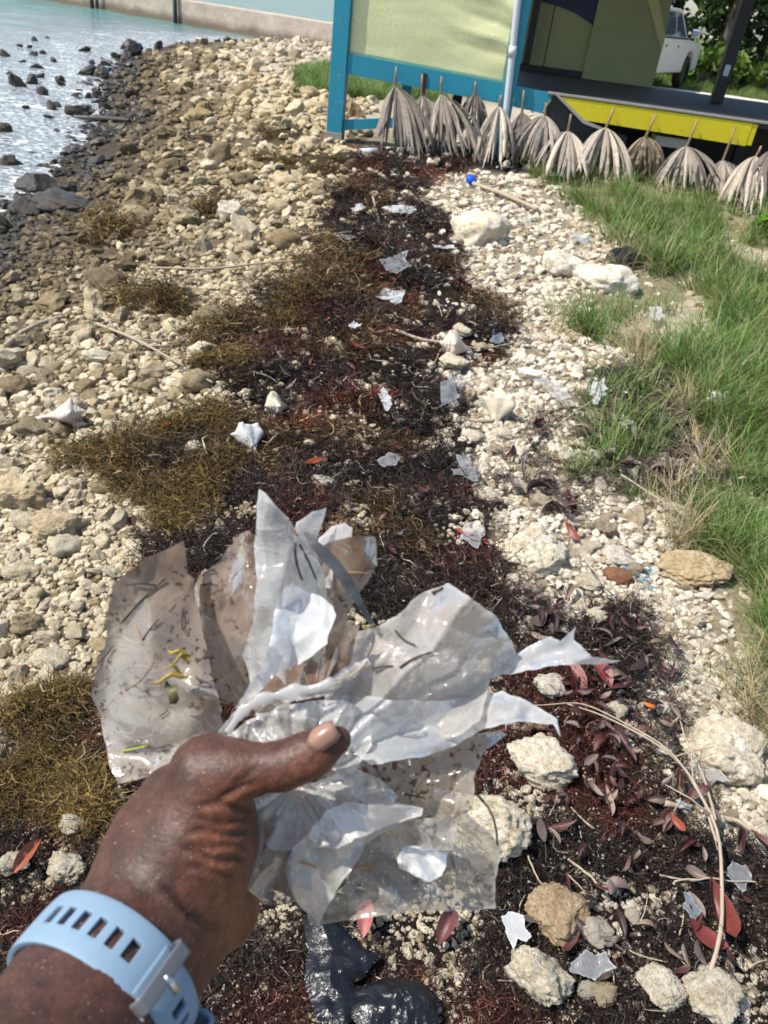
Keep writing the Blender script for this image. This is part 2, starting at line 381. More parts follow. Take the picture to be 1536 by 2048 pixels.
for k in (0.02, 4.42):
    p = B[:2]+ab*k-nb*.1; MB().tube([(p[0], p[1], -1), (p[0], p[1], .95)], .075, 10).build('post', M_PIPE, wall, True)

# ------------------------------------------------------------------ trees and bushes beyond the road
def leaf_cloud(centres, radii, n, size, seed, cols, flat=.6):
    r = np.random.default_rng(seed); V = []; Cc = []
    for (c, R), k in zip(zip(centres, radii), range(10**6)):
        d = r.normal(size=(n, 3)); d /= np.linalg.norm(d, axis=1)[:, None]; p = np.array(c)+d*(R*r.uniform(.35, 1.05, (n, 1))**.6)*np.array([1, 1, .75])
        a = r.normal(size=(n, 3)); a /= np.linalg.norm(a, axis=1)[:, None]; b = np.cross(a, r.normal(size=(n, 3))); b /= np.linalg.norm(b, axis=1)[:, None]
        s = size*r.uniform(.6, 1.3, (n, 1)); q = np.stack([p-a*s, p+b*s*flat, p+a*s, p-b*s*flat], 1); V.append(q.reshape(-1, 3))
        cc = np.array(cols)[r.integers(0, len(cols), n)]*r.uniform(.7, 1.3, (n, 1))*r.uniform(.75, 1.2); Cc.append(np.repeat(cc, 4, 0))
    V = np.concatenate(V); return V, np.arange(len(V)).reshape(-1, 4), np.concatenate(Cc)
M_BARK = simple('bark', (.17, .14, .11), .9, .35, 6, .6, .03)
GREENS = [(.045, .085, .022), (.06, .10, .03), (.035, .07, .02), (.08, .12, .035)]
def tree(x, y, h, rad, seed, label, n=95, k=34, cols=GREENS, size=.17, low=.22):
    r = np.random.default_rng(seed); z0 = float(zt(x, y)); root = empty('tree', (x, y, z0)); tag(root, label, 'tree', 'trees beyond the road')
    mb = MB(); top = np.array([r.normal()*.4, r.normal()*.4, h*.75])
    tr = [top*tt+np.array([math.sin(tt*4+seed)*.15, math.cos(tt*3+seed)*.15, 0])*tt for tt in np.linspace(0, 1, 7)]; mb.tube(tr, list(np.linspace(.22, .05, 7)*h/7), 8)
    cs = []; rs = []
    for i in range(k):
        a = r.uniform(0, 6.28); zz = r.uniform(low, 1.0); rr = rad*math.sqrt(r.uniform(.02, 1))*(1-.55*max(0, zz-.55)/.45)
        c = np.array([math.cos(a)*rr, math.sin(a)*rr, zz*h]); cs.append(c); rs.append(rad*r.uniform(.2, .38))
        if i % 3 == 0:
            j = tr[min(6, max(1, int(zz*6)))]; mb.tube([j, (j+c)/2+np.array([0, 0, .15]), c], [.05*h/7, .03, .015], 5)
    mb.build('trunk', M_BARK, root, True)
    V, F, Cc = leaf_cloud(cs, rs, n, size, seed+5, cols); me = mesh_np('crown', V, F, False); vcol(me, 'c', Cc); ob('crown', me, M_FOL, root)
def bush(x, y, h, rad, seed, label, cols, size=.13, n=70, k=10, name='bush', group='bushes along the road', cat='bush'):
    r = np.random.default_rng(seed); z0 = float(zt(x, y)); root = empty(name, (x, y, z0)); tag(root, label, cat, group)
    mb = MB(); cs = []; rs = []
    for i in range(k):
        a = r.uniform(0, 6.28); rr = rad*math.sqrt(r.uniform(0, 1)); c = np.array([math.cos(a)*rr, math.sin(a)*rr, h*r.uniform(.25, .85)]); cs.append(c); rs.append(min(rad, h)*r.uniform(.28, .45))
        mb.tube([(c[0]*.1, c[1]*.1, 0), c*.6+np.array([0, 0, .05]), c], [.03*h, .018*h, .008*h], 5)
    mb.build('stem', M_BARK, root, True)
    V, F, Cc = leaf_cloud(cs, rs, n, size, seed+5, cols, .8); me = mesh_np('foliage', V, F, False); vcol(me, 'c', Cc); ob('foliage', me, M_FOL, root)
TL = [(7.2, 33.0, 7.5, 2.6, 'dark leafy tree rising directly behind the white pickup roof'), (9.6, 32.0, 7, 2.4, 'dense dark tree between the pickup and the black deck post'),
 (11.8, 33.5, 8, 2.8, 'dark tree directly behind the black deck post'), (14.2, 32.2, 7, 2.6, 'dark tree just beyond the black deck post on its far side'),
 (17.2, 33.6, 8, 3.0, 'dark tree at the photo edge beyond the white boulder'), (9.0, 37.0, 9, 3.2, 'tall dark tree in the rear row behind the pickup'),
 (13.0, 38.0, 9.5, 3.4, 'tall dark tree in the rear row behind the deck post'), (17.0, 38.5, 9.5, 3.4, 'tall dark tree in the rear row at the photo edge'), (5.0, 35.5, 8, 2.8, 'dark tree mostly hidden behind the shaded stall wall')]
for i, (x, y, h, rd, lb) in enumerate(TL): tree(x, y, h, rd, 100+i, lb, low=.06 if i < 5 else .1)
LG = [(.13, .20, .03), (.10, .17, .03), (.17, .23, .05), (.07, .13, .03)]
BL = [(8.05, 28.6, 1.25, .9, LG, 'bright green bush close beside the nose of the white pickup'), (9.3, 28.9, 1.15, .9, LG, 'bright green bush between the pickup and the black deck post'),
 (11.2, 29.5, 1.3, 1.0, LG, 'sunlit bush just past the foot of the black deck post'), (12.6, 30.2, 1.6, 1.2, GREENS+LG, 'green bush behind the white boulder by the road'),
 (13.6, 28.6, 1.0, 1.0, LG, 'low sunlit bush to the far side of the white boulder'), (15.2, 29.5, 1.6, 1.3, GREENS+LG, 'bush at the photo edge behind the road verge')]
for i, (x, y, h, rd, cl, lb) in enumerate(BL): bush(x, y, h, rd, 200+i, lb, cl)

# ================================================================== STONES
def rock_mesh(name, sub, seed, asp=(1, .8, .6), cuts=7, amp=.16, fine=.05, ks=.93, smooth=True):
    r = np.random.default_rng(seed); v, f = ico(sub)
    for _ in range(cuts):
        n = r.normal(size=3); n /= np.linalg.norm(n); h = r.uniform(.5, .85); d = v@n-h; v = v-n*np.maximum(d, 0)[:, None]*ks
    off = Vector(r.uniform(-50, 50, 3)); out = []
    for p in v:
        q = Vector(p); k = mnoise.noise(q*1.4+off)*amp+mnoise.noise(q*3.3+off)*amp*.6-abs(mnoise.noise(q*4.7-off))*fine*1.5+mnoise.noise(q*8+off)*fine
        if sub >= 4: k += mnoise.noise(q*17+off)*fine*.6-abs(mnoise.noise(q*11+off))*fine*.7
        out.append(np.array(p)*(1+k))
    v = np.array(out)*np.array(asp); v -= (v.max(0)+v.min(0))/2; v /= np.abs(v[:, :2]).max()
    return mesh_np(name, v, f, smooth)
ROCKS = [rock_mesh('stone_%02d' % i, 3, 300+i, (1, rng.uniform(.65, .95), rng.uniform(.5, .8)), int(rng.integers(8, 14)), rng.uniform(.2, .34), .13) for i in range(16)]
PEBS = [rock_mesh('pebble_%02d' % i, 2, 400+i, (1, rng.uniform(.6, .95), rng.uniform(.5, .85)), int(rng.integers(6, 11)), rng.uniform(.22, .36), .12) for i in range(10)]
for me in ROCKS: me.materials.append(M_ROCK)
for me in PEBS+ROCKS[:12]: me.polygons.foreach_set('use_smooth', np.zeros(len(me.polygons), bool))
def proj(x, y, z):
    P = np.stack([x, y, z], -1)-CP; d = P@CF
    return 768+FPX*(P@CR)/d, 1024-FPX*(P@CU)/d, d
PX_HAND = [(180,1380),(225,1170),(370,1085),(500,1060),(520,980),(650,1020),(755,1080),(750,1240),(890,1170),(990,1230),(1040,1320),(1115,1440),(950,1560),(1000,1700),(990,1815),(620,1850),(520,1800),(390,1960),(390,2100),(-50,2100),(-50,2000),(170,1790),(300,1580),(235,1570)]
def rtint(x, y, rg):
    s = shore(x, y)+.9*(1-sstep(2.2, 5, y)); n = len(x); fk = sstep(2.2, 6.5, y)[:, None]; c = np.array([.78, .71, .55])*(1-fk)+np.array([.62, .535, .365])*fk; fb = sstep(15, 19, y)[:, None]*sstep(-5.5, -3.5, x)[:, None]; c = c*(1-fb)+np.array([.70, .63, .53])*fb
    xr = np.interp(y, [0, 1, 2, 4, 6, 8, 10], [.2, .25, .2, 0, -.1, -.5, -1.0]); wh = sstep(-.25, .25, x-xr)
    c = c*(1-wh)[:, None]+(np.array([.86, .82, .73])-np.array([.07, .08, .09])*sstep(3, 6, y)[:, None])*wh[:, None]
    u = rg.uniform(0, 1, n); pale = (u > .74) & (s > 1.2); c[pale] = c[pale]*.5+np.array([.82, .77, .65])*.5; dk = u < .22; c[dk] *= np.array([.58, .53, .45])
    k = 1-sstep(.6, 2.2, s+rg.normal(0, .45, n)); brown = np.array([.19, .15, .085]); dark = np.array([.05, .043, .034])
    k2 = 1-sstep(.15, .95, s+rg.normal(0, .25, n)); c = c*(1-k)[:, None]+brown*k[:, None]; c = c*(1-k2)[:, None]+dark*k2[:, None]
    return c*rg.uniform(.82, 1.12, (n, 1))
# boulders one can point at: px, py, width px, aspect(z), colour, mesh seed, label
PALE, TAN, GREY, BRN, WHT, DARK, ORG = (.78, .73, .61), (.60, .51, .36), (.66, .64, .58), (.19, .15, .09), (.84, .81, .74), (.055, .045, .035), (.56, .44, .29)
BOUL = [
 (955, 490, 126, 1.1, PALE, 'large pale boulder below the stick with a blue end'), (1128, 556, 104, .95, WHT, 'grey pale boulder at the edge of the grass'), (1218, 582, 136, .75, WHT, 'white flat boulder half in the grass beside a black bag'),
 (462, 440, 66, 1.3, GREY, 'whitish grey upright stone on rusty weed among brown rocks'), (1065, 1140, 152, .95, PALE, 'large pitted pale boulder with a leaf lying on its shoulder'), (1072, 1575, 150, .95, PALE, 'rounded pale boulder close to the end of the plastic bundle'),
 (1442, 1540, 175, 1.0, PALE, 'broad pale boulder at the edge of the white rubble beneath dry twigs'), (965, 1720, 170, 1.15, PALE, 'pale boulder seen through the clear plastic sheet'),
 (1105, 1880, 150, .6, ORG, 'orange tan angular rock beside the crumpled white film'), (1070, 2000, 135, 1.1, PALE, 'pale boulder at the lower edge below the orange rock'), (1180, 1905, 70, .9, GREY, 'smooth grey white stone beside the orange tan rock'),
 (1300, 2030, 110, .9, PALE, 'pale rock at the very bottom beside the dry branch'), (1400, 2050, 120, .7, PALE, 'pale rock at the bottom corner under the branch end'), (1195, 2020, 60, .9, TAN, 'tan stone between two pale rocks at the bottom'),
 (135, 1775, 88, .85, PALE, 'pale stone just above the watch strap'), (28, 1775, 76, .7, PALE, 'pale stone beside the red brown leaf at the edge'), (150, 1690, 60, .7, PALE, 'pale stone under the tip of the red brown leaf'),
 (25, 1020, 150, .95, TAN, 'big tan rock at the left edge above the hand'), (118, 1085, 112, .8, TAN, 'tan rock beside the big rock at the left edge'), (212, 575, 82, 1.1, BRN, 'dark brown upright rock standing in the pale rubble'),
 (432, 655, 92, .8, (.24, .20, .12), 'olive brown rock at the edge of the dark seaweed'), (340, 530, 62, .8, (.26, .21, .13), 'brown rock beside the long thin twig'), (275, 420, 72, .7, BRN, 'brown rock up the beach toward the water'),
 (25, 780, 80, .95, (.28, .23, .15), 'brown rock at the left edge below the driftwood curve'), (62, 865, 90, .75, (.30, .26, .18), 'flat brown rock beside the grey conch shell'), (305, 752, 62, .8, TAN, 'tan rock beside the forked twig'), (245, 748, 44, .9, (.26, .21, .13), 'brown rock touching the tan one near the forked twig'),
 (395, 240, 60, .8, (.36, .29, .16), 'tan boulder halfway between the water and the teal post'), (565, 372, 62, .8, TAN, 'tan rounded rock near the rusty weed patch'), (612, 298, 56, .9, TAN, 'tan rock on the slope just below the teal post'), (485, 365, 66, .7, BRN, 'dark brown rock uphill of the whitish upright stone'),
 (125, 420, 130, .5, DARK, 'long dark wet rock near the water edge'), (15, 345, 64, 1.1, DARK, 'black wet rock in the foam at the left edge'), (150, 80, 46, .8, DARK, 'black wet rock standing out of the far shallows'), (62, 140, 40, .7, DARK, 'small black wet rock in the water'), (98, 120, 44, .6, DARK, 'black wet rock beside the far shore line'), (12, 300, 40, .8, DARK, 'small black wet rock above the foam at the edge'),
 (1385, 1165, 150, .5, (.55, .45, .29), 'flat tan slab lying under dry grass'), (1172, 1112, 62, .8, PALE, 'pale stone beside the largest pitted boulder'), (1230, 1132, 66, .7, WHT, 'white oblong stone above the reddish rock'), (1232, 1168, 58, .8, (.34, .18, .10), 'reddish brown rock beside the blue rope tangle'), (1172, 1185, 52, .8, PALE, 'pale pitted stone below the reddish rock pair'),
 (972, 1005, 72, .8, PALE, 'pale angular stone beside a clear plastic scrap'), (948, 885, 58, .7, PALE, 'pale stone under the cream conch shell'), (1000, 880, 50, .7, PALE, 'pale lumpy stone touching the cream conch shell'), (645, 992, 56, .6, WHT, 'white stone between the orange leaf and the plastic bundle'), (388, 925, 40, .9, PALE, 'pale stone in the golden seaweed beside the worn white conch'),
 (905, 745, 62, .7, PALE, 'pale rock in front of the broken conch'), (920, 690, 42, .9, PALE, 'small pale rock near the bleached stick and conch'), (1185, 1275, 60, .8, PALE, 'pale stone beneath the pointed plastic shard'), (1090, 1410, 70, .8, WHT, 'white rock at the tip of the milky film'), (1065, 1480, 52, .9, (.34, .28, .19), 'brown round stone beside the white rock'), (1215, 1465, 52, 1.1, PALE, 'pale knobbly stone among red leaves'),
 (720, 275, 60, .7, (.40, .36, .28), 'grey rock against the foot of the teal post'), (1470, 182, 36, .8, WHT, 'white boulder on the grass verge across the road'), (1165, 2010, 48, .8, GREY, 'dark grey stone near the bottom edge'), (1250, 1870, 40, .8, PALE, 'small pale stone on dark seaweed')]
taken = []
used_labels = set()
for i, (px, py, w, az, c, lb) in enumerate(BOUL):
    p = gnd(px, py) if py > 200 else Gb(px, py); d = depth(p); r = .5*w*d/FPX
    me = rock_mesh('boulder', 5 if w > 85 and py > 900 else 4, 500+i, (1, rng.uniform(.75, .95), 1), int(rng.integers(5, 8)), .24, .085, .8, w > 85 and py > 900)
    o = ob('boulder' if w > 75 else 'rock', me, M_ROCK); zh = r*.72*az
    o.scale = (r, r, zh); o.location = (p[0], p[1]+r*.25, p[2]+zh*.35+(.02 if pip(P_WEED, p[0], p[1]) else 0)); o.rotation_euler = (rng.uniform(-.15, .15), rng.uniform(-.15, .15), rng.uniform(-.5, .5)); o.color = (*c, 1)
    tag(o, lb, 'rock', 'boulders and marked rocks on the beach'); taken.append((p[0], p[1]+r*.25, r*.85))
# dart throwing: candidates evenly over the picture, largest first
def screen_pts(n, x0, x1, y0, y1, rg):
    px = rg.uniform(x0, x1, n); py = rg.uniform(y0, y1, n)
    D = CF[None]+CR[None]*((px-768)/FPX)[:, None]-CU[None]*((py-1024)/FPX)[:, None]; z = np.zeros(n); ok = D[:, 2] < -.02
    D = D[ok]; z = z[ok]; px = px[ok]; py = py[ok]
    for _ in range(12):
        tt = (z-HCAM)/D[:, 2]; P = CP+D*tt[:, None]; z = .5*z+.5*zbase(P[:, 0], P[:, 1])
    return P[:, 0], P[:, 1], (P-CP)@CF, px, py
rg = np.random.default_rng(21)
x, y, d, px, py = screen_pts(52000, -400, 2150, 70, 2600, rg)
rpx = np.exp(rg.uniform(math.log(6), math.log(17), len(x)))*np.where(rg.uniform(0, 1, len(x)) < .075, rg.uniform(1.5, 2.7, len(x)), 1)
r = np.clip(rpx*d/FPX, .014, .17); wx, wy = wob(x, y, .08, 5, 60); s = shore(x, y)
weed = pip(P_WEED, wx, wy) | inany(P_GOLD, wx, wy); grass = pip(P_GRASS, wx, wy) | (y > 27) | pip(P_FARGRASS, x, y) | ((y > 9) & (x > -1.0)); lit = pip(P_LITTER, wx, wy)
white = (wx > np.interp(wy, [0, 1, 2, 4, 6, 8, 10], [.2, .25, .2, 0, -.1, -.5, -1.0])) & ~weed
r = np.where(white, np.clip(r*.8, .008, .05), r); r = np.where((s < .9) & ~white, r*.85, r)
keep = ~grass & (s > -.45) & (~lit | (rg.uniform(0, 1, len(x)) < .1)) & (~weed | (rg.uniform(0, 1, len(x)) < np.where(vn(x*5, y*5, 98) > .62, .16, .02))); keep &= (s > .15) | (rg.uniform(0, 1, len(x)) < .5)
r = np.where(weed, np.minimum(r*.9, .035), r)
x, y, d, px, py, r, weed, white = [q[keep] for q in (x, y, d, px, py, r, weed, white)]
order = np.argsort(-r/d); T = np.zeros((len(order)+len(taken), 3)); T[:len(taken)] = taken; nT = len(taken); sel = []
for i in order:
    Q = T[:nT]
    if ((Q[:, 0]-x[i])**2+(Q[:, 1]-y[i])**2 < (.72*(Q[:, 2]+r[i]))**2).any(): continue
    T[nT] = (x[i], y[i], r[i]); nT += 1; sel.append(i)
sel = np.array(sel); x, y, d, px, py, r, weed, white = [q[sel] for q in (x, y, d, px, py, r, weed, white)]
z = zt(x, y); tint = rtint(x, y, rg); s = shore(x, y)
vis = (px > 5) & (px < 1531) & (py > 80) & (py < 2030) & ~pip(PX_HAND, px, py)
size = np.where(vis, r/d, 0); big = np.argsort(-size)[:300]; isbig = np.zeros(len(x), bool); isbig[big] = True
for i in big:
    o = bpy.data.objects.new('rock', ROCKS[int(rg.integers(0, 16))]); COL.objects.link(o); h = r[i]*rg.uniform(.75, 1.1)
    o.location = (x[i], y[i], z[i]+h*.22); o.scale = (r[i], r[i]*rg.uniform(.8, 1.05), h); o.rotation_euler = (rg.uniform(-.4, .4), rg.uniform(-.4, .4), rg.uniform(0, 6.28)); o.color = (*tint[i], 1)
    if weed[i]: tag(o, 'small loose rock lying on the dark seaweed', 'rock', 'loose rocks on the seaweed')
    elif white[i]: tag(o, 'loose pale stone in the white rubble strip beside the grass', 'rock', 'loose stones of the white rubble')
    elif s[i] < .8: tag(o, 'dark wet rock along the water edge', 'rock', 'wet rocks at the water edge')
    elif y[i] > 5: tag(o, 'brownish rock on the far rubble slope toward the sea wall', 'rock', 'rocks of the far rubble slope')
    elif py[i] > 900: tag(o, 'pale tan rock in the near rubble beside the hand', 'rock', 'rocks of the near rubble')
    else: tag(o, 'tan rock in the rubble between the water and the seaweed', 'rock', 'rocks of the middle rubble')
rw = np.random.default_rng(55); nW = 0
while nW < 34:
    yy = rw.uniform(5.2, 21); ss = rw.uniform(-1.7, .15)*(.6+yy/22); xx = float(np.interp(yy, _sy, _sx))+ss; a_, b_, d_ = proj(xx, yy, SEA)
    if not (0 < a_ < 420 and 60 < b_ < 470): continue
    o = bpy.data.objects.new('rock', ROCKS[int(rw.integers(0, 16))]); COL.objects.link(o); q_ = rw.uniform(.07, .20)*(1.25 if ss > -.4 else .8); o.location = (xx, yy, max(SEA, float(zt(xx, yy)))+q_*.12); o.scale = (q_, q_*rw.uniform(.7, 1), q_*rw.uniform(.7, 1.1)); o.rotation_euler = (rw.uniform(-.5, .5), rw.uniform(-.5, .5), rw.uniform(0, 6)); o.color = (*(np.array(DARK)*rw.uniform(.6, 1.4)), 1)
    tag(o, 'dark wet rock standing in the foam', 'rock', 'wet rocks at the water edge'); nW += 1
print('rocks', len(x))
q = ~isbig; n = int(q.sum())
# finer rubble between them
fx, fy, fd, fpx, fpy = screen_pts(104000, -400, 2150, 60, 2600, rg); wx, wy = wob(fx, fy, .14, 5, 61); fs = shore(fx, fy)
weed2 = pip(P_WEED, wx, wy) | inany(P_GOLD, wx, wy); grass2 = pip(P_GRASS, wx, wy); u = rg.uniform(0, 1, len(fx))
keep = (fs > -.3) & (fy < 27) & ~pip(P_FARGRASS, fx, fy) & (~weed2 | (u < np.where(vn(fx*9, fy*9, 63) < .40, .55, np.where((fx > .1) & (fy < 1.7), .09, .04)))) & (~grass2 | (u < .10)) & ((fy < 9.3) | (fx < -1) | (u < .1)) & (~pip(P_LITTER, wx, wy) | (u < .12)) & (~inany(P_SAND, wx, wy) | (u < .06))
fx, fy, fd = fx[keep], fy[keep], fd[keep]; fr = np.clip(np.exp(rg.uniform(math.log(3.2), math.log(12), len(fx)))*fd/FPX, .004, .08)
X = np.concatenate([x[q], fx]); Y = np.concatenate([y[q], fy]); Rr = np.concatenate([r[q], fr]); Z = np.concatenate([z[q], zt(fx, fy)])
tn = np.concatenate([tint[q], rtint(fx, fy, rg)])
bx, by, bd, _, _ = screen_pts(15000, -250, 1800, 300, 2350, rg); k_ = pip(P_WEED, bx, by) & (vn(bx*4, by*4, 97) > .35); bx, by, bd = bx[k_], by[k_], bd[k_]; br = np.clip(np.exp(rg.uniform(math.log(.9), math.log(3.4), len(bx)))*bd/FPX, .0012, .02)
X = np.concatenate([X, bx]); Y = np.concatenate([Y, by]); Rr = np.concatenate([Rr, br]); Z = np.concatenate([Z, zt(bx, by)+.012+.014*rg.uniform(0, 1, len(bx))]); tn = np.concatenate([tn, np.array([.72, .66, .56])*rg.uniform(.45, 1.1, (len(bx), 1))]); N = len(X)
scatter('rubble', np.stack([X, Y, Z+Rr*.15], 1), np.stack([rg.uniform(-.5, .5, N), rg.uniform(-.5, .5, N), rg.uniform(0, 6.28, N)], 1),
    np.stack([Rr, Rr*rg.uniform(.75, 1.05, N), Rr*rg.uniform(.7, 1.05, N)], 1), rg.integers(0, 10, N), [(m_, M_ROCKI) for m_ in PEBS], tn, 'coral rubble and pebbles covering the beach', 'rubble')

# ================================================================== SEAWEED, GRASS (stuff)
def strips(n, r0, L, w, seed, flat=.35, curl=2.5, seg=5, cols=((.05, .03, .022),), straw=.08, strawc=(.42, .36, .28)):
    r = np.random.default_rng(seed); V = []; F = []; C = []
    for i in range(n):
        p = np.array([r.normal()*r0*.55, r.normal()*r0*.55, abs(r.normal())*r0*flat*.6]); a = r.uniform(0, 6.28); e = r.uniform(-.5, .7); ll = L*r.uniform(.4, 1.2)/seg; ww = w*r.uniform(.5, 1.4)
        da = r.normal()*curl/seg; col = np.array(strawc)*r.uniform(.5, 1.2) if r.uniform() < straw else np.array(cols[r.integers(0, len(cols))])*r.uniform(.6, 1.4)
        base = len(V)
        for k in range(seg+1):
            dr = np.array([math.cos(a)*math.cos(e), math.sin(a)*math.cos(e), math.sin(e)]); sd_ = np.cross(dr, (r.normal(), r.normal(), 1.2)); sd_ /= np.linalg.norm(sd_)+1e-9
            q = ww*(1-.6*k/seg); V += [p-sd_*q, p+sd_*q]; C += [col, col]; p = p+dr*ll; a += da+r.normal()*.35; e = e*.7+r.normal()*.3-.08
            if p[2] < 0: p[2] = .002; e = abs(e)*.5
        F += [(base+2*k, base+2*k+1, base+2*k+3, base+2*k+2) for k in range(seg)]
    return V, F, C
def clump(name, seed, **kw):
    V, F, C = strips(seed=seed, **kw); me = mesh_np(name, np.array(V), np.array(F), True); vcol(me, 'c', np.array(C)); return me
def gold_clump(name, seed):
    V, F, C = strips(120, .05, .07, .0013, seed, .5, 3, 5, ((.15, .095, .028), (.09, .055, .018), (.05, .032, .014), (.22, .15, .05)), .02)
    r = np.random.default_rng(seed+1); oct_v = np.array([(1,0,0),(-1,0,0),(0,1,0),(0,-1,0),(0,0,1),(0,0,-1)]); oct_f = [(0,2,4),(2,1,4),(1,3,4),(3,0,4),(2,0,5),(1,2,5),(3,1,5),(0,3,5)]
    F = list(F); V = [np.array(v) for v in V]; C = list(C)
    for i in range(90):
        p = np.array([r.normal()*.03, r.normal()*.03, abs(r.normal())*.022]); b = len(V); s = r.uniform(.0012, .0026); col = np.array([(.24, .165, .05), (.17, .115, .035), (.30, .22, .08), (.10, .06, .02)][r.integers(0, 4)])*r.uniform(.6, 1.2)
        st = np.array([1, 1, 1]) if r.uniform() < .4 else np.array([r.uniform(1.5, 3.4), r.uniform(.4, 1), r.uniform(.4, .9)])
        V += [p+v*s*st for v in oct_v]; C += [col]*6; F += [tuple(b+i_ for i_ in f) for f in oct_f]
    me = mesh_np(name, V, F, True); vcol(me, 'c', np.array(C)); return me
DK = ((.013, .0095, .008), (.019, .011, .0095), (.010, .008, .0075), (.034, .019, .014), (.055, .036, .024))
WD = [clump('weed_%d' % i, 600+i, n=105, r0=.055, L=.075, w=.0015, flat=.20, cols=DK, straw=.05, strawc=(.28, .24, .19)) for i in range(6)]+[clump('weed_f%d' % i, 620+i, n=140, r0=.05, L=.05, w=.0011, flat=.19, cols=DK, straw=.05, strawc=(.28, .25, .22)) for i in range(3)]
GD = [gold_clump('gold_%d' % i, 640+i) for i in range(4)]
rg = np.random.default_rng(31)
x, y, d, px, py = screen_pts(18500, -400, 2000, 200, 2550, rg); wx, wy = wob(x, y, .14, 5, 61)
gold = inany(P_GOLD, wx, wy); leafz = inany(P_LEAF, x, y); inw = pip(P_WEED, wx, wy); u = rg.uniform(0, 1, len(x))
keep = (inw & (vn(x*9, y*9, 63) > .38)) | gold | (leafz & (u < .3)) | (pip(P_LITTER, wx, wy) & (u < .5)); gold_hole = gold & (vn(x*9, y*9, 64) < .50); keep &= ~gold_hole | inw; gold &= ~gold_hole
x, y, d, px, gold, inw = [q[keep] for q in (x, y, d, px, gold, inw)]; N = len(x); k = np.clip(d/1.9, .72, 3.2)*rg.uniform(.55, 1.05, N)
idx = np.where(gold, rg.integers(9, 13, N), rg.integers(0, 9, N)); patch = fbm(x*3.5, y*3.5, 71, 3)
tn = np.tile(np.array([1.0, 1.0, 1.0]), (N, 1))*rg.uniform(.7, 1.35, (N, 1)); mar = patch > .6; tn[mar] *= np.array([1.8, .95, .9]); blk = patch < .42; tn[blk] *= np.array([.8, .85, .9]); tn[gold] = np.array([.82, .80, .70])
amber = ~gold & (vn(x*4, y*4, 75) > .62) & (y > 2); tn[amber] *= np.array([2.3, 1.9, 1.1]); litm = ~inw & ~gold; tn[litm] = np.array([4.4, 5.4, 5.6])*rg.uniform(.5, 1.2, (int(litm.sum()), 1)); tn[gold] *= (.35+1.1*vn(x[gold]*22, y[gold]*22, 66)[:, None])*rg.uniform(.7, 1.3, (int(gold.sum()), 1))
scatter('seaweed', np.stack([x, y, zt(x, y)-.004+np.where(gold, .03*vn(x*14, y*14, 67), 0)], 1), np.stack([rg.normal(0, .2, N), rg.normal(0, .2, N), rg.uniform(0, 6.28, N)], 1), k, idx, [(m_, M_WEED) for m_ in WD+GD], tn, 'tangled band of dark and golden seaweed washed up on the beach', 'seaweed')
def blades(name, seed, n, L, w, r0, lean, cols, seg=5):
    r = np.random.default_rng(seed); V = []; F = []; C = []
    for i in range(n):
        p = np.array([r.normal()*r0, r.normal()*r0, -.005]); a = r.uniform(0, 6.28); e = r.uniform(.75, 1.5); ll = L*r.uniform(.45, 1.15)/seg; col = np.array(cols[r.integers(0, len(cols))])*r.uniform(.7, 1.3); b = len(V)
        for k in range(seg+1):
            dr = np.array([math.cos(a)*math.cos(e)+lean[0], math.sin(a)*math.cos(e)+lean[1], math.sin(e)]); dr /= np.linalg.norm(dr); sd_ = np.array([-math.sin(a), math.cos(a), 0]); q = w*(1-k/seg)**.7+.0002
            V += [p-sd_*q, p+sd_*q]; C += [col*(.75+.25*k/seg)]*2; p = p+dr*ll; e -= r.uniform(.05, .35); a += r.normal()*.12
        F += [(b+2*k, b+2*k+1, b+2*k+3, b+2*k+2) for k in range(seg)]
    me = mesh_np(name, np.array(V), np.array(F), True); vcol(me, 'c', np.array(C)); return me
GC = ((.13, .235, .045), (.095, .19, .032), (.17, .26, .065), (.26, .29, .11)); DC = ((.50, .39, .20), (.42, .33, .18), (.55, .46, .28))
GB = [blades('tuft_%d' % i, 700+i, 44, .17, .0015, .03, (-.22, .1), GC) for i in range(4)]+[blades('straw_%d' % i, 720+i, 22, .16, .0014, .02, (-.5, -.2), DC) for i in range(2)]+[blades('sparse_%d' % i, 730+i, 14, .13, .0017, .03, (-.2, .1), GC+DC[:1]) for i in range(2)]
x, y, d, px, py = screen_pts(14000, 950, 2300, 280, 1850, rg); wx, wy = wob(x, y, .12, 5, 62); g = pip(P_GRASS, wx, wy); sa = inany(P_SAND, wx, wy); u = rg.uniform(0, 1, len(x)); dens = fbm(x*3.4, y*3.4, 81, 3)
edge = (pip(P_GRASS, x+.22, y) | pip(P_GRASS, x+.12, y-.1)) & ~g
keep = (g & ~sa & (dens > np.where(y < 5, .455, .52))) | (sa & (u < .10)) | (edge & (u < .16)) | (pip(P_LITTER, wx, wy) & (u < .10)); keep &= y < 9.6
TB_ = np.array(taken); keep &= ~np.array([(((TB_[:, 0]-a)/(TB_[:, 2]*1.2+.06))**2+(np.where(TB_[:, 1] > b, (TB_[:, 1]-b)/(TB_[:, 2]+.34), (b-TB_[:, 1])/(TB_[:, 2]+.03)))**2 < 1).any() for a, b in zip(x, y)])
x, y, d, g, sa, edge, u = [q[keep] for q in (x, y, d, g, sa, edge, u)]; N = len(x); k = np.clip(d/2.6, .95, 1.8)*rg.uniform(.7, 1.25, N)
idx = np.where(edge & (u < .11), rg.integers(4, 6, N), np.where(sa | edge, rg.integers(6, 8, N), rg.integers(0, 4, N))); idx = np.where(rg.uniform(0, 1, N) < .18, 4, idx)
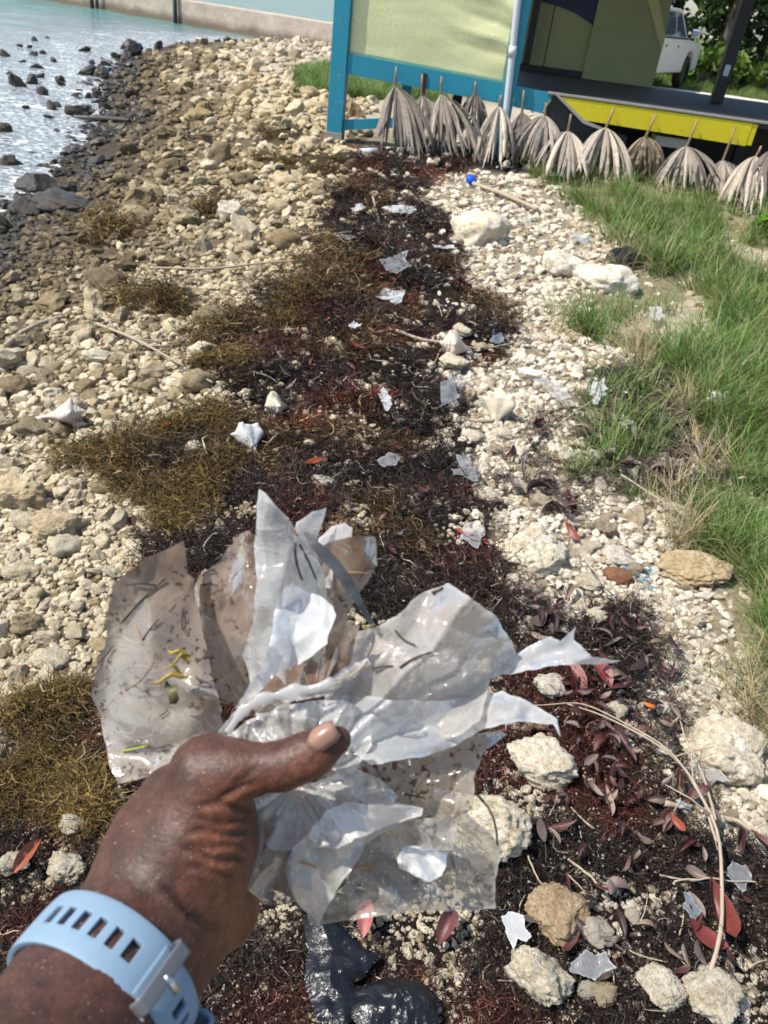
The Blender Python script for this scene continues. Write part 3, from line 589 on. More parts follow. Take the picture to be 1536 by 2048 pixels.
scatter('grass', np.stack([x, y, zt(x, y)], 1), np.stack([rg.normal(0, .12, N), rg.normal(0, .12, N), rg.normal(0, .9, N)], 1), k, idx, [(m_, M_GRASS) for m_ in GB], np.ones((N, 3))*rg.uniform(.75, 1.25, (N, 1)), 'green beach grass with dry straw along the bank', 'grass')
x, y, d, px, py = screen_pts(6000, 560, 1700, 120, 260, rg); fg = pip(P_FARGRASS, x, y) | ((y > 25.7) & (y < 31) & (x > 6)); x, y, d = x[fg][:1600], y[fg][:1600], d[fg][:1600]; N = len(x)
scatter('far_grass', np.stack([x, y, zt(x, y)], 1), np.stack([rg.normal(0, .12, N), rg.normal(0, .12, N), rg.uniform(0, 6.28, N)], 1), rg.uniform(1.3, 2.4, N), rg.integers(0, 4, N), [(m_.copy(), M_GRASS) for m_ in GB[:4]], np.ones((N, 3))*rg.uniform(.8, 1.4, (N, 1)), 'grass behind the stall and on the road verge', 'grass')

# ================================================================== FALLEN LEAVES
def leaf_mesh(name, seed, L=1.0, wd=.34, fold=.25, curl=.5, hole=False):
    r = np.random.default_rng(seed); nu, nv = 11, 5; V = []; F = []; tw = r.normal()*.35
    for i in range(nu):
        t_ = i/(nu-1); w = wd*math.sin(math.pi*min(1, t_**.85))**.75*(1-.25*t_)+.004; ang = curl*(t_-.5)*2
        cu = curl if abs(curl) > .05 else .05; ang = cu*(t_-.5)*2; cx = math.sin(ang)/cu/2*L; cz = (1-math.cos(ang))/cu/2*L
        for j in range(nv):
            s_ = (j/(nv-1)-.5)*2; a2 = tw*(t_-.5)*2; yy = s_*w*.5; zz = abs(s_)*w*fold+r.normal()*.008
            V.append((cx, yy*math.cos(a2)-zz*math.sin(a2), cz+yy*math.sin(a2)+zz*math.cos(a2)))
    for i in range(nu-1):
        for j in range(nv-1): F.append((i*nv+j, i*nv+j+1, (i+1)*nv+j+1, (i+1)*nv+j))
    b = len(V); V += [(-.5*L, -.008, 0), (-.5*L, .008, 0), (-.5*L-.10, .004, .03), (-.5*L-.10, -.004, .03)]; F.append((b, b+1, b+2, b+3))
    return mesh_np(name, V, F)
LM = [leaf_mesh('leaf_shape', 800+i, 1, rg.uniform(.26, .42), rg.uniform(-.3, .8), rg.uniform(-.9, 1.0)) for i in range(12)]
for me in LM: me.materials.append(M_LEAF)
MAROON = [(.085, .027, .022), (.06, .024, .021), (.105, .036, .026), (.048, .026, .023)]; GREYB = [(.17, .125, .10), (.21, .16, .13), (.13, .10, .085), (.26, .19, .14)]
def put_leaf(px, py, lpx, col, label, group=None, rz=None, tilt=.25, mi=None, lift=.036):
    p = gnd(px, py); L = lpx*depth(p)/FPX; o = bpy.data.objects.new('leaf', LM[int(rg.integers(0, 12)) if mi is None else mi]); COL.objects.link(o)
    o.location = (p[0], p[1], p[2]+lift+rg.uniform(0, .012)); o.scale = (L, L*rg.uniform(.7, 1.3), L*rg.uniform(.7, 1.5)); o.rotation_euler = (rg.normal()*tilt, rg.normal()*tilt, rg.uniform(0, 6.28) if rz is None else rz); o.color = (*col, 1); return tag(o, label, 'leaf', group)
for a in [(335, 888, 36, (.62, .20, .04), 'bright orange leaf standing in the golden seaweed', 1.4), (630, 958, 42, (.48, .13, .05), 'orange red leaf on dark seaweed above the plastic', .3), (68, 1755, 84, (.33, .10, .045), 'red brown leaf on pale stones above the watch', 1.35),
 (725, 1868, 92, (.42, .14, .12), 'pinkish red leaf beside the black plastic bag', 1.5), (1278, 1462, 44, (.55, .17, .03), 'bright orange leaf among dark red leaves', 2.0), (1135, 1095, 52, (.26, .08, .05), 'reddish leaf lying on the shoulder of the pitted boulder', 2.2),
 (1197, 1640, 62, (.30, .20, .15), 'brown leaf with a hole on the dark seaweed', 1.7), (1400, 1870, 130, (.20, .05, .04), 'large dark red leaf beside the dry branch', 1.8), (1380, 1915, 90, (.22, .05, .045), 'wide dark red leaf under the dry branch', 2.6),
 (1505, 1745, 90, (.13, .04, .04), 'dark purple red leaf at the right edge', 2.3), (885, 1880, 90, (.16, .06, .055), 'dark curled leaf under the clear sheet edge', 1.2), (922, 1103, 50, (.36, .06, .06), 'thin red curled leaf beside glossy clear film', 2.6),
 (960, 1125, 26, (.36, .06, .05), 'small crimson leaf near the pitted boulder', .4), (750, 808, 34, (.34, .06, .04), 'red leaf beside the white scrap on the seaweed', 1.4), (785, 806, 30, (.36, .08, .05), 'red leaf tilted beside a white scrap', 1.0), (648, 686, 20, (.60, .14, .03), 'small orange leaf on dark seaweed farther up', .6),
 (1130, 1395, 110, (.22, .05, .04), 'long dark red leaf pointing at the film tip', 1.9), (1180, 1395, 90, (.21, .045, .04), 'long dark red leaf parallel to its neighbour', 2.0), (1330, 1690, 50, (.32, .09, .05), 'rust red leaf by a white pebble', 2.2), (1020, 935, 40, (.20, .08, .05), 'brown leaf near clear scrap on rubble', .6), (1290, 840, 34, (.30, .10, .06), 'rust leaf on the grey litter near grass', .8), (710, 725, 40, (.22, .05, .04), 'dull red leaf on seaweed in mid beach', 2.9)]:
    put_leaf(a[0], a[1], a[2], a[3], a[4], 'marked fallen leaves', a[5])
n = 0
while n < 225:
    a = rg.uniform(950, 1480); b = rg.uniform(840, 1990); p = G(a, b)
    iz = bool(inany(P_LEAF, p[0], p[1])); wz = bool(pip(P_WEED, p[0], p[1])) and a > 1050 and b > 1300; lz = bool(pip(P_LITTER, p[0], p[1]))
    if not (iz or (wz and rg.uniform() < .35) or (lz and rg.uniform() < .5)): continue
    if bool(pip(PX_HAND, a, b)): continue
    g = rg.uniform() < (.75 if lz else .38); col = (GREYB if g else MAROON)[int(rg.integers(0, 4))]
    zone = 'on the grey litter beside the grass' if lz else ('in the leaf drift by the white rubble' if iz else 'strewn over the dark seaweed')
    put_leaf(a, b, rg.uniform(24, 60), col, ('dry grey brown leaf ' if g else 'dark maroon leaf ')+zone, ('grey leaves ' if g else 'maroon leaves ')+zone, tilt=.35); n += 1
for i in range(70):
    a = rg.uniform(560, 940); b = rg.uniform(560, 1150); p = G(a, b)
    if not bool(pip(P_WEED, p[0], p[1])) or bool(pip(PX_HAND, a, b)): continue
    put_leaf(a, b, rg.uniform(14, 34), np.array(MAROON[int(rg.integers(0, 4))])*1.3, 'small dark red leaf scrap on the middle seaweed band', 'leaf scraps on the middle seaweed', tilt=.35)

# ================================================================== STICKS AND TWIGS
def stick(name, pts, w0, w1, mat, label, cat='stick', lift=.02, forks=(), wig=.003, hs=None, group=None, n=26):
    """pts: photo pixels along the stick, laid on the ground; widths in pixels"""
    P = [gnd(a, b) for a, b in pts]; P = [np.array(p)+np.array([0, 0, (hs[i] if hs else lift)]) for i, p in enumerate(P)]
    tt = np.linspace(0, len(P)-1, n); A = np.array(P); Q = np.stack([np.interp(tt, range(len(P)), A[:, k]) for k in range(3)], 1)
    for k in range(3): Q[1:-1, k] = .25*Q[:-2, k]+.5*Q[1:-1, k]+.25*Q[2:, k]
    Q[1:-1] += rg.normal(0, wig, (len(Q)-2, 3))*np.array([1, 1, .5])
    for _ in range(3): Q[1:-1] = .3*Q[:-2]+.4*Q[1:-1]+.3*Q[2:]
    Q[:, 2] = np.maximum(Q[:, 2], zt(Q[:, 0], Q[:, 1])+.004)
    dm = depth(Q[len(Q)//2]); r = list(np.linspace(w0, w1, len(Q))*.5*dm/FPX*(1+rg.normal(0, .08, len(Q)))); mb = MB().tube(Q, r, 7)
    for (i, dx, dy, dz) in forks: mb.tube([Q[i], Q[i]+np.array([dx, dy, dz])*.5+rg.normal(0, .004, 3), Q[i]+np.array([dx, dy, dz])], [r[i]*.7, r[i]*.55, r[i]*.3], 6)
    return tag(mb.build(name, mat, None, True), label, cat, group)
stick('stick', [(945, 378), (1000, 398), (1075, 422)], 9, 8, M_STICKW, 'bleached stick with a blue end lying across pale stones', lift=.05, forks=((6, .25, .18, .05),))
stick('twig', [(300, 545), (420, 552), (540, 546), (610, 548), (665, 520)], 5, 3, M_STICK, 'long thin brown twig lying across the rubble', 'twig', .05)
stick('twig', [(195, 660), (245, 690), (300, 712), (370, 755), (425, 800)], 7, 3, M_STICK, 'forked dark twig leading down to the golden seaweed', 'twig', .05, ((8, .18, -.05, .02), (5, -.1, .1, .05), (12, .15, .02, .02)))
stick('driftwood', [(15, 700), (40, 672), (80, 655), (130, 640)], 11, 6, M_STICKW, 'curved bleached driftwood at the left edge', 'driftwood', .05)
stick('twig', [(600, 496), (650, 500), (700, 506)], 8, 5, M_STICKW, 'short bleached twig beside the seaweed edge', 'twig', .04, ((10, .2, .1, .02),))
stick('stick', [(790, 685), (840, 700), (900, 716)], 8, 5, M_STICKW, 'bleached stick leaning to the broken conch', lift=.03)
stick('twig', [(905, 716), (960, 712), (1040, 700)], 5, 3, M_STICK, 'thin twig running from the conch to the rubble', 'twig', .03)
stick('stick', [(900, 838), (940, 848), (985, 852)], 10, 8, M_STICKW, 'pale stick stub beside the cream conch', lift=.02)
stick('branch', [(1372, 2060), (1392, 1960), (1402, 1850), (1400, 1740), (1385, 1660), (1350, 1590), (1300, 1540), (1200, 1490), (1110, 1455)], 8, 3, M_STICKW, 'long dry pale branch curving up from the bottom edge', 'branch', .05, ((14, .02, .12, .04), (11, -.10, .04, .03), (17, .1, .03, .02)), .009, [.02, .06, .08, .08, .08, .07, .07, .06, .05])
stick('twig', [(1400, 1740), (1375, 1640), (1330, 1565), (1240, 1500), (1130, 1450), (1020, 1455)], 5, 2, M_STICKW, 'thinner dry twig alongside the long branch', 'twig', .06, (), .008)
stick('twig', [(1395, 1700), (1390, 1600), (1355, 1520), (1340, 1480)], 6, 3, M_STICK, 'side twig rising from the long branch to red leaves', 'twig', .07)
stick('stick', [(1310, 1640), (1400, 1640), (1460, 1660), (1490, 1700)], 13, 8, M_STICK, 'grey brown stick behind the long dry branch', lift=.03)
stick('twig', [(1320, 1812), (1390, 1808), (1478, 1815)], 4, 3, M_STICKW, 'straight pale straw crossing the branch', 'straw', .05)
stick('twig', [(842, 1855), (880, 1866), (912, 1874)], 4, 3, M_STICKW, 'pale straw below the clear sheet edge', 'straw', .02)
stick('twig', [(1042, 1750), (1062, 1795), (1100, 1830)], 4, 3, M_STICKW, 'thin pale straw beside the boulder under the sheet', 'straw', .03)
stick('twig', [(1120, 1755), (1160, 1785), (1190, 1815)], 6, 4, M_STICK, 'brown twig on dark seaweed below the leaf with a hole', 'twig', .02)
stick('twig', [(1150, 1140), (1170, 1180), (1225, 1220)], 5, 3, M_STICKW, 'pale bent straw in front of the pitted boulder', 'straw', .06)
stick('twig', [(1325, 745), (1290, 780), (1265, 790)], 7, 5, M_STICKW, 'pale twig at the foot of the long grass', 'twig', .05)
stick('twig', [(1240, 790), (1180, 815), (1130, 850)], 6, 3, M_STICK, 'grey twig on the litter below the grass', 'twig', .03)
stick('twig', [(1230, 985), (1330, 1045), (1430, 1110)], 4, 2, M_STICKW, 'dry runner of grass stretching over the rubble', 'straw', .05)
stick('twig', [(760, 465), (748, 440), (742, 428)], 6, 4, M_STICKW, 'short pale stick upright in the weed near the clear scrap', 'stick', hs=[.0, .04, .1], n=6)
stick('stick', [(735, 345), (760, 362), (780, 378)], 8, 6, M_STICKW, 'grey stick on dark weed below the palm fronds', lift=.04)
stick('driftwood', [(150, 245), (200, 246), (260, 250)], 14, 8, simple('wet_wood', (.045, .035, .03), .4, .3, 20, .3), 'dark wet driftwood log lying in the foam', 'driftwood', .05)
stick('twig', [(700, 765), (690, 778), (660, 805)], 4, 2, M_STICKW, 'pale straw standing on the middle seaweed', 'straw', .03)
stick('stick', [(1420, 395), (1360, 385), (1320, 388)], 10, 8, M_STICKW, 'straw coloured fallen frond stalk at the foot of the fronds', 'stalk', .03)
n = 0
while n < 46:
    a = rg.uniform(480, 1500); b = rg.uniform(620, 2020); p = G(a, b)
    if not (bool(pip(P_WEED, p[0], p[1])) or bool(pip(P_LITTER, p[0], p[1]))) or bool(pip(PX_HAND, a, b)): continue
    an = rg.uniform(0, 6.28); l = rg.uniform(14, 40); s_ = .75
    stick('twig', [(a-l*math.cos(an), b-s_*l*math.sin(an)), (a+rg.normal()*3, b+rg.normal()*3), (a+l*math.cos(an), b+s_*l*math.sin(an))], rg.uniform(2.5, 5), 2, M_STICKW if rg.uniform() < .6 else M_STICK, 'small loose twig scattered on the seaweed', 'twig', .022, (), .002, None, 'small twigs on the seaweed', 8); n += 1

# ================================================================== CONCH SHELLS
def conch(px, py, wpx, col, label, rot, seed, spikes=1.0):
    p = gnd(px, py); S = wpx*depth(p)/FPX; nz_, nt = 64, 72; r = np.random.default_rng(seed); V = []
    zc = [1.0, .93, .80, .68, .56, .42, .28, .0, -.35, -.7, -1.0]; rc = [.01, .07, .17, .27, .38, .56, .58, .46, .26, .13, .05]
    for i in range(nz_):
        z0 = 1-2*i/(nz_-1)
        for j in range(nt):
            th = 2*math.pi*j/nt; zs = z0-.10*(th/(2*math.pi)-.5)*(1 if z0 > .2 else .5); rr = float(np.interp(-zs, [-q for q in zc], rc))
            if z0 > .45: rr *= 1-.16*max(0, math.cos((zs*7.5)*2*math.pi))
            kn = max(0, math.cos(th*4.5+1.0))**4*(math.exp(-((zs-.40)/.09)**2)*.34+.5*math.exp(-((zs-.66)/.05)**2)*.14)*spikes
            lip = math.exp(-((th-5.6)/.45)**2)*math.exp(-((zs-.0)/.42)**2)*.42; gap = -math.exp(-((th-6.15)/.16)**2)*math.exp(-((zs+.1)/.45)**2)*.30
            rr = rr*(1+.05*math.sin(th*3+seed)+gap)+kn*.55+lip; V.append((rr*math.cos(th), rr*math.sin(th)*.92, z0+kn*.25))
    F = [(i*nt+j, i*nt+(j+1) % nt, (i+1)*nt+(j+1) % nt, (i+1)*nt+j) for i in range(nz_-1) for j in range(nt)]
    V = np.array(V); V -= (V.max(0)+V.min(0))/2; V /= np.ptp(V[:, 2]); V *= S
    root = empty('conch_shell', (p[0], p[1], p[2]+S*.28)); root.rotation_euler = rot
    t_ = NT('shell'); nz = t_.noise(30, 5, .7, t_.obj()); cc = t_.mix(nz, tuple(np.array(col)*.7), col); bb = t_.bsdf(Base_Color=cc, Roughness=.55, Normal=t_.bump(t_.noise(70, 5, .7, t_.obj()), .5, .004))
    ob('shell_whorl', mesh_np('shell_whorl', V, F), t_.done(bb.outputs[0]), root)
    ze = np.linspace(.42, -.55, 12); q_ = []; jl = int(5.75/(2*math.pi)*nt); jg = int(6.1/(2*math.pi)*nt)
    for zz in ze:
        i_ = int((1-zz)/2*(nz_-1)); a = V[i_*nt+jl]; b = V[i_*nt+jg]; q_ += [tuple(a*1.02), tuple((a+b)/2*1.06), tuple(b*1.05)]
    ob('lip', mesh_np('lip', q_, [(3*k+h, 3*k+h+1, 3*k+h+4, 3*k+h+3) for k in range(11) for h in (0, 1)]), simple('shell_lip', tuple(np.array(col)*np.array([1, .74, .62])), .3, .15, 20, .1), root)
    return tag(root, label, 'shell', 'conch shells')
CREAM = (.74, .64, .47)
conch(990, 842, 88, CREAM, 'cream spiky conch shell standing on the pale rubble', (R_(-40), R_(6), .1), 1)
conch(497, 905, 82, (.72, .70, .64), 'worn white conch shell in dark seaweed left of centre', (R_(-65), R_(25), .9), 2)
conch(552, 832, 70, (.58, .50, .38), 'tan conch shell with dark opening at the seaweed edge', (R_(-70), R_(-20), 2.4), 3)
conch(130, 852, 86, (.50, .44, .38), 'greyish conch shell on the rubble near the left edge', (R_(-80), R_(20), -1.2), 4)
conch(1425, 835, 78, (.74, .68, .55), 'pale spiky conch shell at the foot of the tall grass', (R_(-55), R_(15), .7), 5)
conch(905, 725, 78, (.62, .50, .40), 'broken pinkish conch shell in the middle of the seaweed', (R_(-75), R_(-15), 2.0), 6, .6)

# ================================================================== PLASTIC FILM
def film_mat(name, tint=(.82, .82, .82), alpha=.6, dirt=.3, dirtc=(.10, .055, .036), gloss=.12, tan=0.0, tanc=(.42, .31, .22), tanpos=(0, 0, 1, 0)):
    """thin polythene: part see-through, part milky, with a sharp sheen, dried mud specks and smears"""
    t = NT(name); v = t.geo(); cr = t.n('ShaderNodeSeparateColor'); t.set(cr.inputs[0], t.attr('c'))
    n1 = t.noise(24, 5, .65, v); spn = t.noise(300, 2, .5, v)
    n2 = t.noise(46, 4, .7, v)
    sp = t.math('MULTIPLY', t.ramp(spn, [(.57, 0.), (.60, 1.)]), t.ramp(n2, [(.60-.22*dirt, 0.), (.66-.2*dirt, 1.0)]))
    sm = t.math('MULTIPLY', t.ramp(t.noise(110, 5, .75, v), [(.50, 0.), (.60, 1.)]), t.ramp(t.noise(17, 4, .6, v), [(.66-.22*dirt, 0.), (.74-.2*dirt, .8)]))
    dm = t.math('MINIMUM', t.math('ADD', sp, sm), 1.0); dm = t.math('MULTIPLY', dm, min(1.0, dirt*1.6))
    tm = t.math('MULTIPLY', t.math('MULTIPLY', t.ramp(n1, [(.3, .45), (.6, 1.)]), cr.outputs[1]), tan)
    col = t.mix(tm, tint, tanc); col = t.mix(dm, col, dirtc)
    dif = t.n('ShaderNodeBsdfDiffuse', {'Color': col}); tra = t.n('ShaderNodeBsdfTranslucent', {'Color': col}); mx = t.n('ShaderNodeMixShader', {0: .45}); t.set(mx.inputs[1], dif.outputs[0]); t.set(mx.inputs[2], tra.outputs[0])
    tp = t.n('ShaderNodeBsdfTransparent', {'Color': (.97, .97, .97)})
    al = t.math('ADD', alpha, t.math('MULTIPLY', cr.outputs[0], .35)); al = t.math('ADD', al, t.math('MULTIPLY', t.math('SUBTRACT', n1, .5), .25)); al = t.math('ADD', al, t.math('MULTIPLY', tm, .25)); al = t.math('MAXIMUM', al, t.math('MULTIPLY', dm, .95)); al = t.math('MINIMUM', al, .97)
    m1 = t.n('ShaderNodeMixShader'); t.set(m1.inputs[0], al); t.set(m1.inputs[1], tp.outputs[0]); t.set(m1.inputs[2], mx.outputs[0])
    cl = t.ramp(t.noise(21, 2, .5, v, 1.6), [(.465, 0.), (.5, 1.), (.535, 0.)]); cl2 = t.ramp(t.noise(47, 2, .5, v, 1.2), [(.47, 0.), (.5, 1.), (.53, 0.)]); cl = t.math('ADD', cl, t.math('MULTIPLY', cl2, .5)); al = t.math('MINIMUM', t.math('ADD', al, t.math('MULTIPLY', cl, .06)), .97); t.set(m1.inputs[0], al)
    bmp0 = t.bump(cl, .16, .0012)
    bmp = t.bump(t.math('ADD', t.noise(60, 4, .6, v, .5), t.math('MULTIPLY', t.noise(260, 3, .6, v), .2)), .10, .003, bmp0); t.set(dif.inputs['Normal'], bmp0)
    gl = t.n('ShaderNodeBsdfGlossy', {'Color': (1, 1, 1), 'Roughness': .16, 'Normal': bmp}); fr = t.n('ShaderNodeFresnel', {'IOR': 1.5, 'Normal': bmp})
    m2 = t.n('ShaderNodeMixShader'); t.set(m2.inputs[0], t.math('ADD', t.math('MULTIPLY', fr.outputs[0], .24), gloss*.06)); t.set(m2.inputs[1], m1.outputs[0]); t.set(m2.inputs[2], gl.outputs[0])
    return t.done(m2.outputs[0])
def tri(x): return np.abs((x/2 % 1)*2-1)*2-1
def stri(x, k=.10):
    y = tri(x); return np.sign(y)*(np.sqrt(y*y+k*k)-k)/(math.sqrt(1+k*k)-k)
def cdt_poly(outline, step, seed, rag=0.0):
    """triangulate an outline with a jittered interior; returns 2-D points and triangles"""
    r = np.random.default_rng(seed); P = []; n = len(outline)
    for i in range(n):
        a = np.array(outline[i], float); b = np.array(outline[(i+1) % n], float); L = np.linalg.norm(b-a); k = max(1, int(L/step)); nr = np.array([-(b-a)[1], (b-a)[0]])/(L+1e-9)
        for j in range(k): P.append(a+(b-a)*j/k+(nr*r.normal()*rag if j else 0))
    nb_ = len(P); A = np.array(P); x0, y0 = A.min(0); x1, y1 = A.max(0); gx, gy = np.meshgrid(np.arange(x0, x1, step), np.arange(y0, y1, step*.87)); gx = gx+(np.arange(gx.shape[0]) % 2)[:, None]*step*.5
    g = np.stack([gx.ravel(), gy.ravel()], 1)+r.normal(0, step*.08, (gx.size, 2)); g = g[pip([tuple(p) for p in A], g[:, 0], g[:, 1])]
    dd = np.min(((g[:, None, :]-A[None, :, :])**2).sum(2), 1) if len(g) else np.array([]); g = g[dd > (step*.5)**2] if len(g) else g
    pts = [Vector(p) for p in A]+[Vector(p) for p in g]
    v, e, f, *_ = delaunay_2d_cdt(pts, [], [list(range(nb_))], 1, 1e-4)
    return np.array([q[:] for q in v]), [list(q) for q in f]
def crumple(x, y, seed, lam, amp, n=5):
    """sum of creased waves: flat facets meeting in folds"""
    r = np.random.default_rng(seed); z = np.zeros_like(x); wx = x+lam*.35*(vn(x/lam*.7, y/lam*.7, seed)-.5); wy = y+lam*.35*(vn(x/lam*.7, y/lam*.7, seed+1)-.5)
    for i in range(n):
        a = r.uniform(0, math.pi); l = lam*r.uniform(.45, 1.5); z += amp*(l/lam)*stri((wx*math.cos(a)+wy*math.sin(a))/l*2+r.uniform(0, 2))*r.uniform(.4, 1)*sstep(.25, .7, vn(x/lam/1.3, y/lam/1.3, seed+9+i))
    return z/math.sqrt(n)*1.4
def crease_attr(v, f):
    """how sharply the film is folded at each vertex"""
    n = len(v); acc = np.zeros((n, 3)); cnt = np.zeros(n); f = np.array(f)
    for a, b in ((0, 1), (1, 2), (2, 0)):
        np.add.at(acc, f[:, a], v[f[:, b]]); np.add.at(acc, f[:, b], v[f[:, a]]); np.add.at(cnt, f[:, a], 1); np.add.at(cnt, f[:, b], 1)
    lap = np.linalg.norm(acc/np.maximum(cnt, 1)[:, None]-v, axis=1); q = np.percentile(lap, 92)+1e-9; return np.clip(lap/q, 0, 1.3)**2
F_CLEAR = film_mat('clear_film', (.70, .71, .72), .34, .2, gloss=.3); F_WHITE = film_mat('white_film', (.80, .80, .79), .78, .15, gloss=.2); F_BLUE = film_mat('bluish_film', (.50, .58, .64), .42, .15, gloss=.2)
def scrap(px, py, w, h, mat, label, seed, rz=0.0, lift=.042):
    r = np.random.default_rng(seed); p = gnd(px, py); sc = depth(p)/FPX; sl = 1.0/max(.35, -ray(px, py)[2]/np.linalg.norm(ray(px, py)))
    k = int(r.integers(9, 15)); out = []
    for i in range(k):
        a = 6.28*i/k+r.uniform(-.15, .15); q = r.uniform(.42, 1.15); out.append((math.cos(a)*q*w*.5*sc, math.sin(a)*q*h*.5*sc*sl))
    S = max(w, h)*sc; v2, f = cdt_poly(out, S/22, seed, S*.008); x, y = v2[:, 0], v2[:, 1]; z = crumple(x, y, seed, S*.5, S*.07, 5)+.3*(x**2+y**2)/S*r.uniform(-.3, .6); ca, sa = math.cos(rz), math.sin(rz)
    X = p[0]+x*ca-y*sa; Y = p[1]+x*sa+y*ca; Z = zt(X, Y)+lift+np.maximum(z-z.min(), 0)*.9; V = np.stack([X, Y, Z], 1)
    me = mesh_np('plastic_scrap', V-p, f); cr = crease_attr(V, f); vcol(me, 'c', np.stack([cr, cr*0+.3, cr*0], 1)); return tag(ob('plastic_scrap', me, mat, None, tuple(p)), label, 'plastic', 'plastic scraps on the beach')
SCR = [(790, 448, 78, 32, 'w', 'white plastic scrap on the seaweed up the beach'), (775, 620, 84, 42, 'w', 'crumpled white plastic scrap in the middle of the seaweed'), (788, 565, 62, 56, 'c', 'clear plastic strip above the crumpled white scrap'), (705, 693, 24, 16, 'w', 'tiny white scrap on dark seaweed'),
 (990, 697, 36, 26, 'b', 'small bluish plastic scrap near the broken conch'), (768, 824, 34, 36, 'w', 'small milky scrap between red leaves'), (903, 805, 64, 66, 'c', 'clear crumpled film left of the cream conch'), (770, 938, 52, 40, 'c', 'clear twisted film on dark seaweed above the bundle'), (930, 968, 66, 62, 'c', 'clear shiny film beside the angular pale stone'),
 (1100, 802, 78, 44, 'c', 'clear film sheet on the white rubble'), (1192, 806, 42, 44, 'w', 'white folded scrap at the litter edge'), (936, 1107, 62, 60, 'c', 'glossy clear film beside the red curled leaf'), (1312, 640, 48, 36, 'w', 'white scrap standing in the sand between grass'), (888, 520, 66, 16, 'w', 'narrow white scrap below the large boulder'),
 (1150, 495, 66, 30, 'b', 'bluish clear film near the black bag'), (1048, 455, 44, 26, 'b', 'blue grey scrap beside the large boulder'), (1446, 1797, 56, 52, 'c', 'clear folded scrap beside the dry branch'), (1015, 1892, 66, 62, 'w', 'white crumpled film pressed against the orange rock'), (1352, 1862, 42, 52, 'b', 'greyish film under the large red leaf'),
 (1395, 1570, 64, 84, 'c', 'clear film draped at the foot of the broad boulder'), (1165, 1968, 90, 50, 'c', 'clear film among stones at the bottom'), (715, 440, 30, 14, 'w', 'small white scrap beside the white film up the beach'), (1060, 770, 60, 14, 'w', 'thin white strip on rubble above the clear film'), (1340, 1655, 40, 14, 'b', 'pale bluish sliver beside white pebbles'), (1530, 1070, 30, 50, 'c', 'clear scrap in the tall grass at the edge'), (690, 500, 36, 12, 'w', 'flat white sliver at the seaweed edge'), (1115, 360, 50, 30, 'w', 'grey white scrap below the fronds')]
for i, (a, b, w, h, ty, lb) in enumerate(SCR): scrap(a, b, w, h, {'w': F_WHITE, 'c': F_CLEAR, 'b': F_BLUE}[ty], lb, 900+i, rng.uniform(-.4, .4))
# black bags
t = NT('black_plastic'); v = t.geo(); M_BAG = t.done(t.bsdf(Base_Color=(.007, .0075, .009), Roughness=.30, Specular_IOR_Level=.45, Normal=t.bump(t.ramp(t.noise(34, 3, .5, v, 1.8), [(.42, 0.), (.5, 1.), (.58, 0.)]), .25, .003)).outputs[0])
def bag(px_out, label, seed, hgt):
    W2 = np.array([gnd(a, b) for a, b in px_out]); c = W2.mean(0); S = np.ptp(W2[:, :2], axis=0).max(); v2, f = cdt_poly([tuple(q[:2]) for q in W2], S/74, seed, S*.006); x, y = v2[:, 0], v2[:, 1]
    A = W2[:, :2]; ed = np.min([np.linalg.norm(v2-(A[i]+(A[(i+1) % len(A)]-A[i])*tt), axis=1) for i in range(len(A)) for tt in np.linspace(0, 1, 9)], 0); dome = np.sqrt(np.clip(ed/(S*.22), 0, 1))
    z = zt(x, y)+.038+hgt*dome+(crumple(x, y, seed, S*.34, S*.040, 6)+crumple(x, y, seed+3, S*.16, S*.014, 5))*(.25+.75*dome); V = np.stack([x, y, np.maximum(z, zt(x, y)+.022)], 1)
    return tag(ob('plastic_bag', mesh_np('plastic_bag', V-c, f), M_BAG, None, tuple(c)), label, 'bag')
bag([(600, 1870), (640, 1855), (690, 1900), (715, 1925), (750, 1945), (735, 1970), (700, 1995), (720, 2040), (690, 2090), (630, 2080), (605, 1990), (612, 1930)], 'black crumpled plastic bag under the plastic bundle', 950, .022)
bag([(700, 2010), (760, 1990), (830, 1998), (862, 2030), (870, 2090), (720, 2110), (690, 2060)], 'second black plastic bag piece at the bottom edge', 951, .025)
bag([(1205, 535), (1215, 520), (1250, 515), (1280, 522), (1275, 540), (1230, 545)], 'small black bag in the grass behind the white flat boulder', 952, .05)
# small coloured litter
M_BLUE = simple('blue_plastic', (.01, .10, .55), .4, .2, 20, .1); M_TEALR = simple('blue_rope', (.06, .36, .52), .6, .25, 60, .2); M_RED = simple('red_plastic', (.55, .05, .06), .5, .2, 20, .1)
p = gnd(938, 374); S = 10*depth(p)/FPX; root = empty('blue_cap', (p[0], p[1], p[2]+.05)); tag(root, 'bright blue plastic cap on the end of the bleached stick', 'cap'); root.rotation_euler = (.5, .4, .3)
mb = MB(); ring = [(math.cos(a)*S, math.sin(a)*S) for a in np.linspace(0, 6.283, 25)[:-1]]; vv = []; ff = []
for zz, k in ((0, 1.05), (S*.9, 1), (S*1.05, .88), (S*1.05, .01)): vv += [(a*k, b*k, zz) for a, b in ring]
for r_ in range(3): ff += [(r_*24+i, r_*24+(i+1) % 24, r_*24+24+(i+1) % 24, r_*24+24+i) for i in range(24)]
ob('shell', mesh_np('shell', vv, ff), M_BLUE, root); mb = MB()
for i in range(0, 24, 2): mb.box((S*1.0, -S*.05, .1*S), (S*1.09, S*.05, S*.9), 0, Matrix.Rotation(i*math.pi/12, 4, 'Z'))
mb.build('grip_ribs', M_BLUE, root)
